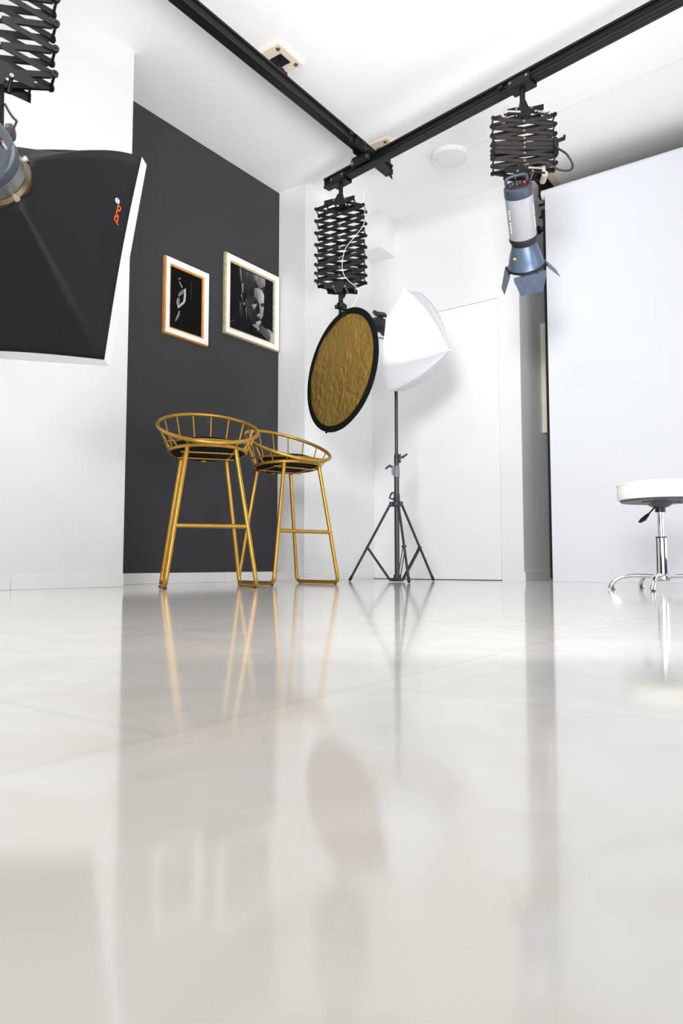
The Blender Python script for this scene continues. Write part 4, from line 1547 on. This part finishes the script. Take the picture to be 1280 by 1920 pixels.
b1 = Vector((-math.sin(r1), math.cos(r1), 0))
c1 = mid1 + b1 * 0.215 + CR * 0.022
place_stool(stool, c1.x, c1.y, r1)
r2 = R(73)
mid2 = (Vector((-2.709, 3.075, 0)) + Vector((-2.524, 3.475, 0))) / 2
b2 = Vector((-math.sin(r2), math.cos(r2), 0))
c2 = mid2 + b2 * 0.215
place_stool(stool2, c2.x, c2.y, r2)

# ------------------------------------------------------------------ rolling stool with chrome base
rs = empty('swivel_stool', 'round cream padded swivel stool on a chrome five-arm base before the white backdrop', 'stool', (-0.772, 3.638, 0), R(35.9))
m = MB()
m.lathe_axis((0, 0, 0.422), (0, 0, 1), [(0, 0.0), (0, 0.165), (0.002, 0.184), (0.012, 0.190), (0.06, 0.190), (0.074, 0.186), (0.084, 0.172), (0.088, 0.14), (0.090, 0.0)], 56, False, True)
m.build('seat_cushion', M['leatherette'], rs)
m = MB(); m.tube([(0.1885 * math.cos(2 * PI * k / 56), 0.1885 * math.sin(2 * PI * k / 56), 0.494) for k in range(56)], 0.003, 6, True); m.build('seat_piping', M['leatherette'], rs)
m = MB(); m.cyl((0, 0, 0.414), (0, 0, 0.4225), 0.174, 0.178, n=40); m.build('seat_base', M['grey_plate'], rs)
m = MB(); m.lathe_axis((0, 0, 0.416), (0, 0, -1), [(0, 0.072), (0.004, 0.070), (0.014, 0.055), (0.026, 0.036), (0.030, 0.020)], 32, True, True); m.build('mounting_bowl', M['grey_plate'], rs)
for sx in (-1, 1):
    m = MB(); m.box((sx * .072, -0.02, 0.410), (0.028, 0.03, 0.008), bev=0.002); m.build('mounting_lug', M['silver'], rs)
m = MB(); m.cyl((0, 0, 0.366), (0, 0, 0.392), 0.023, n=24); m.build('cylinder_cap', M['black_plastic'], rs)
m = MB(); m.cyl((0, 0, 0.24), (0, 0, 0.37), 0.0135, n=24); m.build('piston', M['chrome'], rs)
m = MB(); m.lathe_axis((0, 0, 0.07), (0, 0, 0.247), [(0, 0.024), (0.02, 0.0265), (0.98, 0.0255), (1, 0.022)], 32); m.build('column', M['chrome'], rs)
m = MB(); m.cyl((0, 0, 0.2465), (0, 0, 0.2495), 0.026, n=28); m.build('column_collar', M['black_plastic'], rs)
m = MB(); m.tube([(-.03, -.02, 0.392), (-.062, -.03, 0.362), (-.075, -.034, 0.350)], 0.004, 8)
m.tube([(-.072, -.033, 0.353), (-.098, -.042, 0.330), (-.118, -.05, 0.317)], [0.010, 0.017, 0.010], 10, flat=0.6)
m.build('height_lever', M['black_plastic'], rs)
m = MB(); m.lathe_axis((0, 0, 0.04), (0, 0, 0.072), [(0, 0.03), (0.3, 0.037), (0.8, 0.037), (1, 0.026)], 28); m.build('base_hub', M['chrome'], rs)
for k in range(5):
    an = R(-90 - 34 - 72 * k)
    c, s = math.cos(an), math.sin(an)
    m = MB()
    pr_ = [(0.025, 0.062), (0.08, 0.066), (0.14, 0.066), (0.19, 0.060), (0.225, 0.044), (0.247, 0.022), (0.254, 0.006)]
    m.tube(smooth_path([(c * a * .92, s * a * .92, b) for a, b in pr_], 5), 0.0115, 12, flat=0.9)
    ar = m.build('base_arm', M['chrome'], rs)
    m = MB()
    m.cyl((c * .218, s * .218, 0.0005), (c * .218, s * .218, 0.004), 0.010, n=12)
    m.cyl((c * .218, s * .218, 0.003), (c * .218, s * .218, 0.03), 0.003, n=8)
    m.build('glide', M['black_plastic'], ar)
